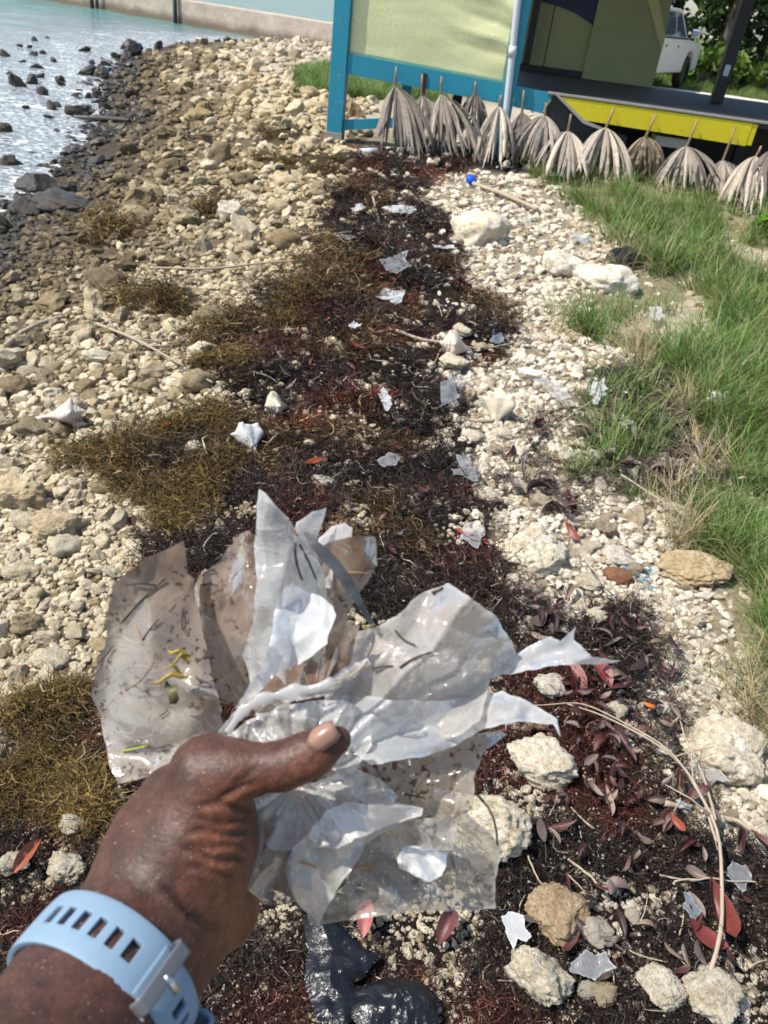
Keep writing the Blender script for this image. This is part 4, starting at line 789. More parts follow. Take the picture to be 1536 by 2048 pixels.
def rope(px, py, w, n, label, seed, mat, cat='rope'):
    p = gnd(px, py); S = w*.5*depth(p)/FPX; r = np.random.default_rng(seed); mb = MB()
    for i in range(n):
        a = r.uniform(0, 6.28); q = np.array([math.cos(a), math.sin(a), 0])*S*r.uniform(.1, .7); pts = [q]; h = r.uniform(0, 6.28)
        for k in range(9): h += r.normal()*.9; q = q+np.array([math.cos(h), math.sin(h), r.normal()*.5])*S*.25; q[2] = min(max(q[2], .004), S*.8); pts.append(q)
        mb.tube(pts, S*.035, 5)
    o = mb.build('rope', mat, None, True); o.location = tuple(p); return tag(o, label, cat)
rope(1280, 1160, 46, 22, 'frayed blue rope tangle beside the reddish rock', 1, M_TEALR); rope(880, 668, 14, 5, 'tiny teal rope shred on middle seaweed', 2, simple('teal_shred', (.02, .30, .26), .6, .2)); rope(1328, 690, 14, 5, 'small red plastic shred in the sand by the grass', 3, M_RED, 'plastic')
rope(1415, 1012, 18, 6, 'small light blue rope shred in the tall grass', 4, M_TEALR); rope(648, 232, 26, 8, 'dark blue cloth tangle on the stones beside the teal post', 5, simple('blue_cloth', (.03, .08, .25), .8, .2), 'cloth')
bush(*gnd(1535, 470)[:2], .28, .16, 240, 'bright green leafy seedling at the right edge of the grass', [(.16, .32, .03), (.12, .26, .03)], .035, 40, 8, 'seedling', 'single seedling', 'plant')

# ================================================================== BEACH STALL
SA = R_(-4.5); SO = np.array([-1.18, 9.72, 0]); SE = np.array([math.cos(SA), math.sin(SA), 0]); SN = np.array([-math.sin(SA), math.cos(SA), 0])
SM = Matrix(((SE[0], SN[0], 0, SO[0]), (SE[1], SN[1], 0, SO[1]), (0, 0, 1, 0), (0, 0, 0, 1)))
def SH(u, v, z): return SO+SE*u+SN*v+np.array([0, 0, z])
def shp(px, py, v=0.0):
    d = ray(px, py); o = SO+SN*v; tt = ((o-CP)@SN)/(d@SN); p = CP+d*tt; return float((p-SO)@SE), float(p[2])
def paint(name, c, wear=.25, under=(.45, .42, .36), rough=.55, sc=7.0):
    t = NT(name); v = t.geo(); mp = t.n('ShaderNodeMapping', {'Scale': (1, 1, .35)}); t.set(mp.inputs[0], v); n = t.noise(sc, 7, .75, v); n2 = t.noise(1.5, 4, .6, v); n3 = t.noise(40, 4, .7, v)
    col = t.mix(n2, tuple(np.array(c)*.82), tuple(np.array(c)*1.1)); col = t.mix(t.ramp(n, [(.66-.1*wear, 0.), (.74-.1*wear, 1.)]), col, under); col = t.mix(t.ramp(n3, [(.4, .25), (.6, 0.)]), col, tuple(np.array(c)*.5))
    return t.done(t.bsdf(Base_Color=col, Roughness=rough, Normal=t.bump(n3, .25, .004)).outputs[0])
M_TEAL = paint('teal_paint', (.018, .28, .39), .45, (.42, .50, .40)); M_YEL = paint('yellow_paint', (.72, .60, .01), .3, (.45, .36, .05)); M_DECK = paint('black_deck', (.035, .038, .042), .35, (.13, .13, .13), .6, 5)
M_PANEL = paint('pale_green_panel', (.75, .75, .40), .3, (.76, .75, .50), .5, 3.0); M_PANEL_SHADED = paint('shaded_panel', (.34, .36, .17), .1, (.30, .32, .16), .6, 3); M_NAVY = paint('navy_paint', (.012, .022, .075), .05, (.03, .04, .09)); M_SUNSTRIPE = paint('sun_stripe_paint', (.60, .55, .25), .2)  # wall tone is the panel's with shade painted in; cream tone imitates sunlight
M_BLACKP = paint('black_board', (.018, .019, .02), .1, (.06, .06, .06)); M_PVC = simple('grey_pvc', (.55, .58, .62), .35, .1, 20, .05); M_RAW = simple('raw_post_base', (.30, .27, .23), .9, .3, 20, .5)
stall = empty('beach_stall', tuple(SO)); stall.rotation_euler = (0, 0, SA); tag(stall, 'teal and yellow wooden beach stall on a raised black deck', 'stall')
def prism(uz, v0, v1):
    n = len(uz); V = [(u, v0, z) for u, z in uz]+[(u, v1, z) for u, z in uz]; F = [tuple(range(n)), tuple(range(2*n-1, n-1, -1))]+[(i, n+i, n+(i+1) % n, (i+1) % n) for i in range(n)]
    bm = bmesh.new(); vs = [bm.verts.new(p) for p in V]
    for f in F: bm.faces.new([vs[i] for i in f])
    bmesh.ops.recalc_face_normals(bm, faces=bm.faces[:]); bm.verts.index_update(); r = ([v.co[:] for v in bm.verts], [[v.index for v in f.verts] for f in bm.faces]); bm.free(); return r
def part(name, mat, uz=None, v=(0, .1), box=None, bev=.006):
    mb = MB()
    if box: mb.box(box[0], box[1], bev)
    else: mb.add(*prism(uz, *v))
    return mb.build(name, mat, stall)
pf = part('post', M_TEAL, box=((-.045, -.04, .085), (.135, .13, 2.6))); o = MB().box((-.05, -.045, -.1), (.14, .135, .09), .006).build('post_base', M_RAW, pf)
part('post', M_TEAL, box=((1.865, -.03, -.1), (2.005, .11, 2.6)))
part('beam', M_TEAL, [(.137, .69), (1.863, .61), (1.863, .805), (.137, .885)], (-.02, .05)); part('beam', M_TEAL, [(2.007, .60), (2.33, .57), (2.42, .775), (2.007, .797)], (-.02, .05))
part('brace', M_TEAL, [(.137, .12), (1.2, .30), (1.2, .40), (.137, .225)], (.0, .06)); part('brace', M_BLACKP, box=((.97, -.032, .60), (1.03, -.022, .80)), bev=.002)
for u, vv in ((.72, .35), (1.3, .6), (2.6, .8), (3.6, .8), (4.6, .5), (5.6, .5)): part('post', M_BLACKP if u > 1 else M_TEAL, box=((u, vv, -.1), (u+.11, vv+.11, .715)))
# plywood panel, slightly warped
xs = np.linspace(.139, 1.861, 70); zs = np.linspace(.0, 1.0, 60); X, Zz = np.meshgrid(xs, zs); x = X.ravel(); s_ = Zz.ravel(); zb = .889-.0464*(x-.139); z = zb+s_*(2.45-zb)
yv = .035-.010*fbm(x*2.2, z*6, 91, 3)-.016*sstep(.9, 1.8, x)*stri(z*6.5+.8*x+1.2*vn(x*3, z*3, 5), .3)*sstep(.85, 1.25, z)-.03*sstep(1.2, 1.86, x)*vn(x*2, z*5, 92)
i = (np.arange(59)[:, None]*70+np.arange(69)[None]).ravel(); pm = mesh_np('panel', np.stack([x, yv, z], 1), np.stack([i, i+1, i+71, i+70], 1)); po = ob('panel', pm, M_PANEL, stall); sl = po.modifiers.new('thickness', 'SOLIDIFY'); sl.thickness = .012; sl.offset = 1
# grey drain pipe
mb = MB(); mb.tube([(1.985, -.085, -.05), (1.94, -.08, .6), (1.87, -.075, 1.5), (1.80, -.07, 2.4)], .036, 14); dp = mb.build('drain_pipe', M_PVC, stall, True)
MB().tube([(1.905, -.078, 1.06), (1.897, -.077, 1.16)], .043, 14).build('pipe_collar', M_PVC, dp, True)
# deck
part('deck_floor', M_DECK, box=((2.007, .0, .715), (7.5, 3.15, .78)), bev=.004); part('deck_edge', simple('worn_edge', (.30, .28, .25), .85, .35, 15, .4), box=((2.35, -.045, .764), (7.5, -.003, .788)), bev=.004)
part('fascia', M_YEL, [(2.47, .755), (2.80, .565), (4.54, .535), (4.54, .755)], (-.038, -.006)); part('fascia_end', M_YEL, box=((4.543, -.034, .545), (4.60, -.008, .75)), bev=.003)
part('bow_board', M_BLACKP, [(2.345, .58), (2.43, .76), (2.50, .74), (2.85, .55), (3.30, .46), (3.30, .10), (2.55, .05)], (-.003, .03)); part('bow_trim', simple('trim_grey', (.33, .31, .28), .8, .3, 15, .3), [(2.43, .77), (2.47, .77), (2.81, .565), (3.1, .50), (3.1, .475), (2.79, .535)], (-.05, -.039))
part('underdeck_shade', M_BLACKP, box=((2.5, .9, -.1), (7.4, .93, .71)), bev=.003)  # black sheet added to stand for the shade under the deck
part('step_block', simple('pale_block', (.55, .52, .45), .9, .2, 15, .4), box=((3.62, .12, .40), (3.98, .42, .50)), bev=.01)
# back walls under the roof
wa = part('back_wall', M_PANEL_SHADED, box=((2.0, 3.0, .783), (2.34, 3.03, 2.5)), bev=.003); part('back_wall', M_PANEL_SHADED, box=((2.355, 3.0, .783), (2.915, 3.03, 2.5)), bev=.003); part('batten', M_BLACKP, box=((2.33, 3.005, .783), (2.365, 3.04, 2.5)), bev=0)
part('painted_arc', M_NAVY, [(2.0, 1.60), (2.2, 1.59), (2.4, 1.565), (2.6, 1.525), (2.78, 1.46), (2.905, 1.40), (2.905, 2.3), (2.0, 2.3)], (2.985, 2.997))
part('side_wall', M_PANEL_SHADED, [(2.90, .783), (3.87, .783), (3.87, 1.35), (3.82, 1.9), (3.82, 2.5), (2.90, 2.5)], (2.93, 2.985)); part('sun_stripe', M_SUNSTRIPE, [(3.40, 1.95), (3.56, 1.95), (3.865, 1.40), (3.855, 1.24)], (2.915, 2.927))  # diagonal strip is a stripe of sunlight painted onto the wall
part('skirting', M_BLACKP, box=((2.01, 2.95, .783), (2.925, 2.99, .86)), bev=.002)
rp = part('post', M_BLACKP, box=((4.44, 1.72, .783), (4.58, 1.86, 2.6))); MB().box((4.475, 1.70, 1.08), (4.54, 1.717, 1.2), .006).build('socket_box', M_PVC, rp)
part('post', M_BLACKP, box=((7.0, .1, .783), (7.14, .24, 2.6))); part('post', M_BLACKP, box=((2.05, 2.85, .865), (2.15, 2.93, 2.6)))
part('roof', simple('roof_sheet', (.25, .24, .22), .7, .2, 6, .2), [(-.2, 2.58), (7.7, 2.58), (7.7, 2.66), (-.2, 2.66)], (-.05, 3.3))

# ================================================================== DRIED PALM FRONDS
t = NT('dry_palm'); v = t.obj(); c = t.n('ShaderNodeObjectInfo').outputs['Color']; mp = t.n('ShaderNodeMapping', {'Scale': (60, 60, 3)}); t.set(mp.inputs[0], v); n = t.noise(1.0, 5, .6, mp.outputs[0])
cc = t.mix(t.ramp(n, [(.3, 0.), (.7, 1.)]), t.mix(1.0, c, (.55, .5, .45), 'MULTIPLY'), t.mix(1.0, c, (1.15, 1.12, 1.08), 'MULTIPLY')); bb = t.bsdf(Base_Color=cc, Roughness=.7); tr = t.n('ShaderNodeBsdfTranslucent', {'Color': cc}); mx = t.n('ShaderNodeMixShader', {0: .12}); t.set(mx.inputs[1], bb.outputs[0]); t.set(mx.inputs[2], tr.outputs[0]); M_PALM = t.done(mx.outputs[0])
def frond(stem, hub, tips, spread, seed, label, col, n=24, v0=-.07):
    r = np.random.default_rng(seed); su, sz = shp(*stem, -.06); hu, hz = shp(*hub, v0); mx_ = (spread[0]+spread[1])/2; gp = Gz(mx_, tips, .03); vt = float(np.clip((gp-SO)@SN, -1.1, -.08)); tz = shp(mx_, tips, vt)[1]; L = max(.3, hz-max(tz, .0)); ul = shp(spread[0], tips, vt)[0]; ur = shp(spread[1], tips, vt)[0]; mid_ = (ul+ur)/2; wk = r.uniform(1.35, 1.9); ul = mid_+(ul-mid_)*wk; ur = mid_+(ur-mid_)*wk
    root = empty('palm_frond', tuple(SH(hu, v0, hz))); root.rotation_euler = (0, 0, SA); tag(root, label, 'palm frond', 'dried palm fronds hung along the deck')
    st = MB().tube([(su-hu, .0, sz-hz), ((su-hu)*.5, -.015, (sz-hz)*.5), (0, 0, 0), (.0, -.01, -.04)], [.011, .012, .014, .008], 8).build('stem', M_PALM, root, True); st.color = (.34, .24, .14, 1)
    for k in range(n):
        f = (k+.5)/n+r.normal()*.035; tu = (ul+(ur-ul)*f)-hu+r.normal()*.03; kink = r.uniform(.45, .95) if r.uniform() < .3 else 2.0; kd = r.normal()*.25; ll = min(L*r.uniform(.70, 1.02), hz-.01); side = abs(f-.5)*2; tv = (vt-v0)*r.uniform(.45, 1.05)+r.normal()*.03; w = .019*r.uniform(.6, 1.35); V = []; sg = 9
        bow = (f-.5)*.06*L
        for i in range(sg+1):
            q = i/sg; uu = tu*(q**.75)+bow*math.sin(math.pi*min(1, q*1.1))*.9; zz = -ll*(q**1.12)+.04*side*math.sin(math.pi*q); uu += max(0, q-kink)*kd*L; vv = tv*q-.03*math.sin(math.pi*q)*(1-.3*side)-max(0, q-kink)*abs(kd)*.3*L+.012*r.normal()*q; ww = w*(.25+.85*sstep(0, .45, q))*(1-q**5*.92); kk = .5*ww*(1 if k % 2 else -1)
            V += [(uu-ww, vv+kk, zz), (uu, vv-abs(kk), zz), (uu+ww, vv+kk, zz)]
        F = []
        for i in range(sg): F += [(3*i, 3*i+1, 3*i+4, 3*i+3), (3*i+1, 3*i+2, 3*i+5, 3*i+4)]
        o = ob('leaflet', mesh_np('leaflet', V, F, False), M_PALM, root); o.color = (*(np.array(col)*r.uniform(.5, 1.4)), 1)
GRY = (.36, .32, .275); LGT = (.48, .43, .36); DRK = (.21, .185, .16); BRW = (.34, .275, .19)
for i, a in enumerate([((793, 133), (790, 172), 315, (765, 840), 'dark grey palm fan nearest the teal corner post', DRK), ((845, 148), (843, 190), 312, (838, 884), 'narrow grey palm fan, second from the teal corner post', GRY), ((883, 153), (882, 188), 330, (868, 952), 'wide pale grey palm fan beneath the green panel', GRY), ((951, 163), (950, 186), 285, (925, 968), 'short dark palm fan half hidden behind the wide one', DRK),
 ((1002, 190), (998, 212), 338, (945, 1003), 'pale palm fan hanging in front of the grey pipe', LGT), ((1048, 180), (1044, 224), 335, (1012, 1062), 'dark palm fan just past the grey pipe', DRK), ((1092, 205), (1090, 230), 345, (1028, 1112), 'brownish palm fan at the pointed end of the black board', GRY), ((1142, 228), (1136, 262), 368, (1082, 1165), 'very pale palm fan in front of the black board', LGT),
 ((1228, 215), (1212, 255), 372, (1150, 1248), 'large pale palm fan under the first yellow stretch', LGT), ((1311, 228), (1292, 272), 362, (1240, 1312), 'olive brown palm fan in the grass below the yellow board', BRW), ((1394, 240), (1374, 292), 392, (1318, 1440), 'wide palm fan with bright ribs below the yellow board', GRY), ((1470, 252), (1446, 320), 402, (1422, 1484), 'small grey palm fan near the right end of the yellow board', GRY),
 ((1522, 292), (1512, 312), 440, (1462, 1542), 'bushy whitish palm fan at the end of the yellow board', LGT), ((1550, 262), (1545, 300), 430, (1510, 1575), 'dark palm fan at the photo edge past the yellow board', DRK)]):
    frond(a[0], a[1], a[2], a[3], 1000+i, a[4], a[5], 26 if a[3][1]-a[3][0] > 60 else 18)
# loose pvc pipe end near the post
p = gnd(720, 320); root = MB().tube([(0, 0, 0), (.16, .12, .01)], .045, 14, False); o = root.build('pipe_offcut', M_PVC, None, True); o.location = (p[0], p[1], p[2]+.04); sl = o.modifiers.new('wall', 'SOLIDIFY'); sl.thickness = .012; tag(o, 'short grey pipe offcut at the foot of the palm fans', 'pipe')

# ================================================================== PICKUP TRUCK
M_CAR = simple('white_car_paint', (.52, .52, .50), .25, .04, 3, 0, spec=.6); M_GLASS = simple('car_glass', (.05, .07, .09), .05, .1, 2, 0, spec=.8); M_TYRE = simple('tyre_rubber', (.02, .02, .02), .8, .2, 20, .2); M_CHR = simple('chrome', (.6, .6, .62), .15, .05, 5, 0, metal=1.0); M_BLKT = simple('black_trim', (.015, .015, .017), .5, .2, 10, 0)
hd = np.array([.50, .866]); rn = np.array([hd[1], -hd[0]]); wp = Gb(1354, 181)[:2]; ctr = wp-rn*.86-hd*1.75
truck = empty('pickup_truck', (ctr[0], ctr[1], .075), math.atan2(hd[1], hd[0])); tag(truck, 'white pickup truck parked on the road behind the stall', 'truck')
def arch(cx, r=.47, z0=.46): return [(cx+r*math.cos(a), max(.36, z0+r*math.sin(a))) for a in np.linspace(math.pi, 0, 11)]
prof = [(-2.72, .50)]+[(-1.75-.47, .42)]+arch(-1.75)[1:-1]+[(-1.28, .40), (1.28, .40)]+arch(1.75)[1:-1]+[(2.25, .42), (2.72, .50), (2.76, .95), (2.62, 1.12), (1.2, 1.20), (-2.72, 1.20)]
def xprism(pts, y0, y1, name, mat, par, bev=.03):
    bm = bmesh.new(); vs = [bm.verts.new((a, y0, b)) for a, b in pts]; f = bm.faces.new(vs); ex = bmesh.ops.extrude_face_region(bm, geom=[f]); bmesh.ops.translate(bm, vec=(0, y1-y0, 0), verts=[q for q in ex['geom'] if isinstance(q, bmesh.types.BMVert)]); bmesh.ops.recalc_face_normals(bm, faces=bm.faces[:])
    if bev: bmesh.ops.bevel(bm, geom=[e for e in bm.edges if abs(e.verts[0].co.y-e.verts[1].co.y) < 1e-6], offset=bev, segments=2, affect='EDGES')
    me = bpy.data.meshes.new(name); bm.to_mesh(me); bm.free(); return ob(name, me, mat, par)
xprism(prof, -.95, .95, 'body', M_CAR, truck)
cab = MB(); b4 = [(-1.15, 1.19), (1.35, 1.19), (.62, 1.86), (-.95, 1.86)]; V = [(a, (-.9 if z < 1.5 else -.72), z) for a, z in b4]+[(a, (.9 if z < 1.5 else .72), z) for a, z in b4]
cab.add(V, [(0, 1, 2, 3), (7, 6, 5, 4), (0, 4, 5, 1), (1, 5, 6, 2), (2, 6, 7, 3), (3, 7, 4, 0)]); cb = cab.build('cab', M_CAR, truck); bv = cb.modifiers.new('round', 'BEVEL'); bv.width = .05; bv.segments = 3
def cabpt(x, z, s, o=.008): k = (z-1.19)/.67; return (x, s*(.9-.18*k+o), z)
for s in (-1, 1):
    for w in ([(.12, 1.25), (1.02, 1.25), (.55, 1.76), (.12, 1.78)], [(-.92, 1.25), (.04, 1.25), (.04, 1.78), (-.82, 1.76)]): MB().add([cabpt(a, b, s) for a, b in w], [(0, 1, 2, 3)]).build('side_window', M_GLASS, truck)
    for x0, x1 in ((.08, 1.18), (-1.02, .05)):
        d_ = MB().box((x0+.012, s*.949-.006, .46), (x1-.012, s*.949+.008, 1.185), .004).build('door', M_CAR, truck); MB().box((x0+.12, s*.965-.012, 1.0), (x0+.28, s*.965+.014, 1.035), .006).build('handle', M_CHR, d_)
    mr = MB().box((1.0, s*1.13-.12, 1.24), (1.14, s*1.13+.12, 1.46), .04).build('mirror', M_CHR, truck); MB().tube([(1.07, s*.9, 1.3), (1.07, s*1.05, 1.32)], .03, 6).build('mirror_arm', M_BLKT, mr)
    MB().box((-1.0, s*.91-.02, 1.185), (1.2, s*.91+.02, 1.225), .005).build('belt_trim', M_BLKT, truck)
    for x in (1.75, -1.75):
        wh = empty('wheel'); wh.parent = truck; wh.location = (x, s*.82, .40)
        q = []; nn = 22; rr = [(.26, -.12), (.37, -.125), (.40, -.08), (.40, .08), (.37, .125), (.26, .12)]
        for k in range(nn): q += [(a*math.cos(6.283*k/nn), b, a*math.sin(6.283*k/nn)) for a, b in rr]
        me = mesh_np('tyre', q, [(k*6+j, k*6+j+1, ((k+1) % nn)*6+j+1, ((k+1) % nn)*6+j) for k in range(nn) for j in range(5)]); ob('tyre', me, M_TYRE, wh)
        MB().tube([(0, -.10, 0), (0, .10, 0)], .27, 20).build('rim', M_CHR, wh)
    MB().box((2.66, s*.72-.16, .86), (2.775, s*.72+.16, 1.04), .02).build('headlight', simple('lamp_glass', (.7, .7, .72), .1, .05, 5, 0), truck); MB().box((-2.735, s*.82-.08, .80), (-2.70, s*.82+.08, 1.15), .01).build('tail_light', simple('red_lamp', (.4, .01, .01), .2, .1, 5, 0), truck)
MB().add([(1.30, -.80, 1.24), (1.30, .80, 1.24), (.68, .66, 1.82), (.68, -.66, 1.82)], [(0, 1, 2, 3)]).build('windscreen', M_GLASS, truck); MB().box((2.70, -.55, .66), (2.785, .55, 1.0), .02).build('grille', M_BLKT, truck); MB().box((2.68, -.93, .45), (2.88, .93, .64), .03).build('bumper', M_CHR, truck); MB().box((-2.88, -.9, .48), (-2.70, .9, .64), .03).build('bumper', M_CHR, truck)
MB().box((-2.62, -.80, 1.203), (-1.2, .80, 1.212), 0).build('bed_cover', M_BLKT, truck)

# ================================================================== THE HAND
def L3(px, py, d): return np.array([(px-768)/FPX*d, -(py-1024)/FPX*d, -d])
CAMM = np.array(m)[:3, :3]
def l2w(v): return np.asarray(v)@CAMM.T+CP
# (pixel, pixel, depth, radius) -> (pixel, pixel, depth, radius), blend
BONES = [
 ((-420, 2900, .16, .044), (60, 2230, .255, .037), .01), ((60, 2230, .255, .036), (190, 1990, .288, .0300), .012), ((190, 1990, .288, .0295), (283, 1860, .312, .0255), .012),   # forearm to wrist
 ((-380, 2920, .19, .042), (110, 2230, .285, .036), .012), ((110, 2230, .285, .035), (235, 1985, .315, .0285), .012), ((235, 1985, .315, .0280), (318, 1868, .338, .0235), .014),
 ((283, 1860, .314, .0255), (322, 1700, .332, .0225), .014), ((318, 1715, .333, .0215), (352, 1598, .352, .0150), .012),               # index metacarpal / back of the hand
 ((340, 1840, .326, .0255), (392, 1680, .326, .0215), .014), ((392, 1680, .326, .0215), (418, 1552, .327, .0150), .012),               # thumb metacarpal, thenar
 ((350, 1660, .340, .018), (440, 1610, .338, .0125), .012), ((380, 1780, .345, .024), (428, 1690, .340, .017), .014),                   # web
 ((338, 1872, .350, .0225), (446, 1822, .374, .0175), .014), ((330, 1830, .345, .022), (420, 1740, .385, .017), .014),                   # heel of the hand
 ((330, 1790, .345, .022), (385, 1665, .378, .017), .014), ((325, 1770, .345, .022), (360, 1615, .366, .016), .014), ((360, 1800, .36, .022), (440, 1760, .400, .016), .014),
 ((418, 1549, .327, .0150), (470, 1541, .323, .0104), .010), ((470, 1540, .323, .0104), (566, 1532, .320, .0092), .008), ((566, 1532, .320, .0092), (622, 1508, .320, .0090), .006), ((622, 1508, .320, .0088), (674, 1480, .321, .0062), .006),   # thumb
 ((352, 1598, .355, .0125), (468, 1530, .402, .0100), .008), ((468, 1530, .402, .0098), (560, 1560, .420, .0090), .004), ((560, 1560, .420, .0088), (612, 1592, .408, .0078), .004),
 ((378, 1650, .372, .0125), (500, 1596, .420, .0105), .007), ((500, 1596, .420, .0100), (588, 1628, .432, .0092), .003), ((588, 1628, .432, .0090), (636, 1656, .414, .0078), .003),
 ((408, 1708, .388, .0120), (512, 1668, .430, .0098), .007), ((512, 1668, .430, .0096), (592, 1696, .440, .0088), .003), ((592, 1696, .440, .0086), (634, 1718, .422, .0075), .003),
 ((436, 1766, .400, .0110), (518, 1738, .436, .0086), .007), ((518, 1738, .436, .0084), (580, 1758, .440, .0076), .003), ((580, 1758, .440, .0074), (612, 1772, .424, .0066), .003)]
def surface_nets(Vv, o, h):
    nx, ny, nz = Vv.shape; ins = Vv < 0; acc = np.zeros((nx-1, ny-1, nz-1, 3), np.float32); cnt = np.zeros((nx-1, ny-1, nz-1), np.float32)
    for ax in range(3):
        for b in (0, 1):
            for c in (0, 1):
                s0 = [slice(0, -1)]*3; s1 = [slice(0, -1)]*3; oth = [k for k in range(3) if k != ax]
                for k, q in zip(oth, (b, c)): s0[k] = s1[k] = slice(q, Vv.shape[k]-1+q)
                s1[ax] = slice(1, None); a_ = Vv[tuple(s0)]; b_ = Vv[tuple(s1)]; mk = (a_ < 0) != (b_ < 0); tt = np.where(mk, a_/(a_-b_+1e-12), 0)
                cnt += mk
                acc[..., ax] += np.where(mk, tt, 0)
                for k, q in zip(oth, (b, c)): acc[..., k] += mk*q
    act = cnt > 0; ids = -np.ones(act.shape, np.int64); ids[act] = np.arange(act.sum()); I = np.argwhere(act); P = (I+acc[act]/cnt[act][:, None])*h+o; F = []
    for ax in range(3):
        s0 = [slice(1, -1)]*3; s1 = [slice(1, -1)]*3; s0[ax] = slice(0, -1); s1[ax] = slice(1, None); a_ = ins[tuple(s0)]; b_ = ins[tuple(s1)]; ch = np.argwhere(a_ != b_)
        e0 = ch.copy(); u, v_ = [k for k in range(3) if k != ax]; e0[:, u] += 1; e0[:, v_] += 1; fl = a_[tuple(ch.T)]
        def cell(du, dv): q = e0.copy(); q[:, u] -= du; q[:, v_] -= dv; return ids[tuple(q.T)]
        qd = np.stack([cell(1, 1), cell(0, 1), cell(0, 0), cell(1, 0)], 1); flip = fl if ax != 1 else ~fl; qd[~flip] = qd[~flip][:, ::-1]; F.append(qd)
    return P, np.concatenate(F)
HS = .0016; lo = np.array([1e9]*3); hi = -lo; seg = []
for a, b, k in BONES:
    A, B = L3(*a[:3]), L3(*b[:3]); seg.append((A, B, a[3], b[3], k))
    for q, r in ((A, a[3]), (B, b[3])): lo = np.minimum(lo, q-r-.006); hi = np.maximum(hi, q+r+.006)
lo = np.maximum(lo, np.array([-.30, -.32, -1])); hi = np.minimum(hi, np.array([9, 9, 9.]))
nn = np.ceil((hi-lo)/HS).astype(int)+1; gx, gy, gz = [(lo[k]+np.arange(nn[k])*HS).astype(np.float32) for k in range(3)]
D = np.full(tuple(nn), .05, np.float32)
for A, B, ra, rb, k in seg:
    pad = max(ra, rb)+.03; a_ = np.maximum(((np.minimum(A, B)-pad-lo)/HS).astype(int), 0); b_ = np.minimum(((np.maximum(A, B)+pad-lo)/HS).astype(int)+1, nn)
    if (b_ <= a_).any(): continue
    sl = tuple(slice(a_[i], b_[i]) for i in range(3)); X = gx[sl[0]][:, None, None]-A[0]; Y = gy[sl[1]][None, :, None]-A[1]; Z = gz[sl[2]][None, None, :]-A[2]; ba = B-A; l2 = ba@ba
    hh = np.clip((X*ba[0]+Y*ba[1]+Z*ba[2])/l2, 0, 1); dd = np.sqrt((X-hh*ba[0])**2+(Y-hh*ba[1])**2+(Z-hh*ba[2])**2)-(ra+(rb-ra)*hh)
    cur = D[sl]; w = np.maximum(k-np.abs(cur-dd), 0)/k; D[sl] = np.minimum(cur, dd)-w*w*k*.25
D[0], D[-1], D[:, 0], D[:, -1], D[:, :, 0], D[:, :, -1] = [.01]*6
hv, hf = surface_nets(D, lo, HS)
nv = len(hv)
def relax(v, f, it, lam=.5):
    e = np.concatenate([f[:, [0, 1]], f[:, [1, 2]], f[:, [2, 3]], f[:, [3, 0]]]); c = np.bincount(e[:, 0], minlength=nv)+np.bincount(e[:, 1], minlength=nv)
    for _ in range(it):
        q = np.stack([np.bincount(e[:, 0], v[e[:, 1], k], nv)+np.bincount(e[:, 1], v[e[:, 0], k], nv) for k in range(3)], 1)/np.maximum(c, 1)[:, None]; v = v+(q-v)*lam
    return v
hv = relax(hv, hf, 4)
def vnormals(v, f):
    n = np.cross(v[f[:, 2]]-v[f[:, 0]], v[f[:, 3]]-v[f[:, 1]]); r = np.zeros_like(v)
    for k in range(4):
        for c in range(3): r[:, c] += np.bincount(f[:, k], n[:, c], nv)
    return r/(np.linalg.norm(r, axis=1)[:, None]+1e-12)
hn = vnormals(hv, hf)
if (hn*(hv-hv.mean(0))).sum() < 0: hf = hf[:, ::-1]; hn = -hn
ppx = 768+FPX*hv[:, 0]/-hv[:, 2]; ppy = 1024-FPX*hv[:, 1]/-hv[:, 2]; front = hn[:, 2] > .05
# creases at the thumb base, knuckle folds, tendon hollows
disp = np.zeros(nv)
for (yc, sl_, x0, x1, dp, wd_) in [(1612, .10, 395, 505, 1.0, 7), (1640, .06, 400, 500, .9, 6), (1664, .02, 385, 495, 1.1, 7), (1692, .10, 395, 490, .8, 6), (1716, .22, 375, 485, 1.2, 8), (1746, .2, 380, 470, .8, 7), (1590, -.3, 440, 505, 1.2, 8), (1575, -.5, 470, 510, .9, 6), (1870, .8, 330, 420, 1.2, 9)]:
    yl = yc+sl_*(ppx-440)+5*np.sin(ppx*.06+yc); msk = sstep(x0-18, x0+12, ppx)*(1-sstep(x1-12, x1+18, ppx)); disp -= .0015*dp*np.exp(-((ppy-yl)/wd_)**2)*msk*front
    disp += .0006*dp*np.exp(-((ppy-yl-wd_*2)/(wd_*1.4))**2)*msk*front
for xc in (548, 560, 572, 584): disp -= .00045*np.exp(-((ppx-xc-(ppy-1520)*.15)/3.2)**2)*(ppy < 1530)*(ppy > 1470)*front
hw = ppx*.016; disp += .0006*(fbm(ppx*.02, ppy*.02, 17, 3)-.5)+.00022*(vn(ppx*.22, ppy*.22, 18)-.5)+.00018*(vn(ppx*.16+ppy*.1, ppy*.3, 19)-.5)
hv = hv+hn*disp[:, None]
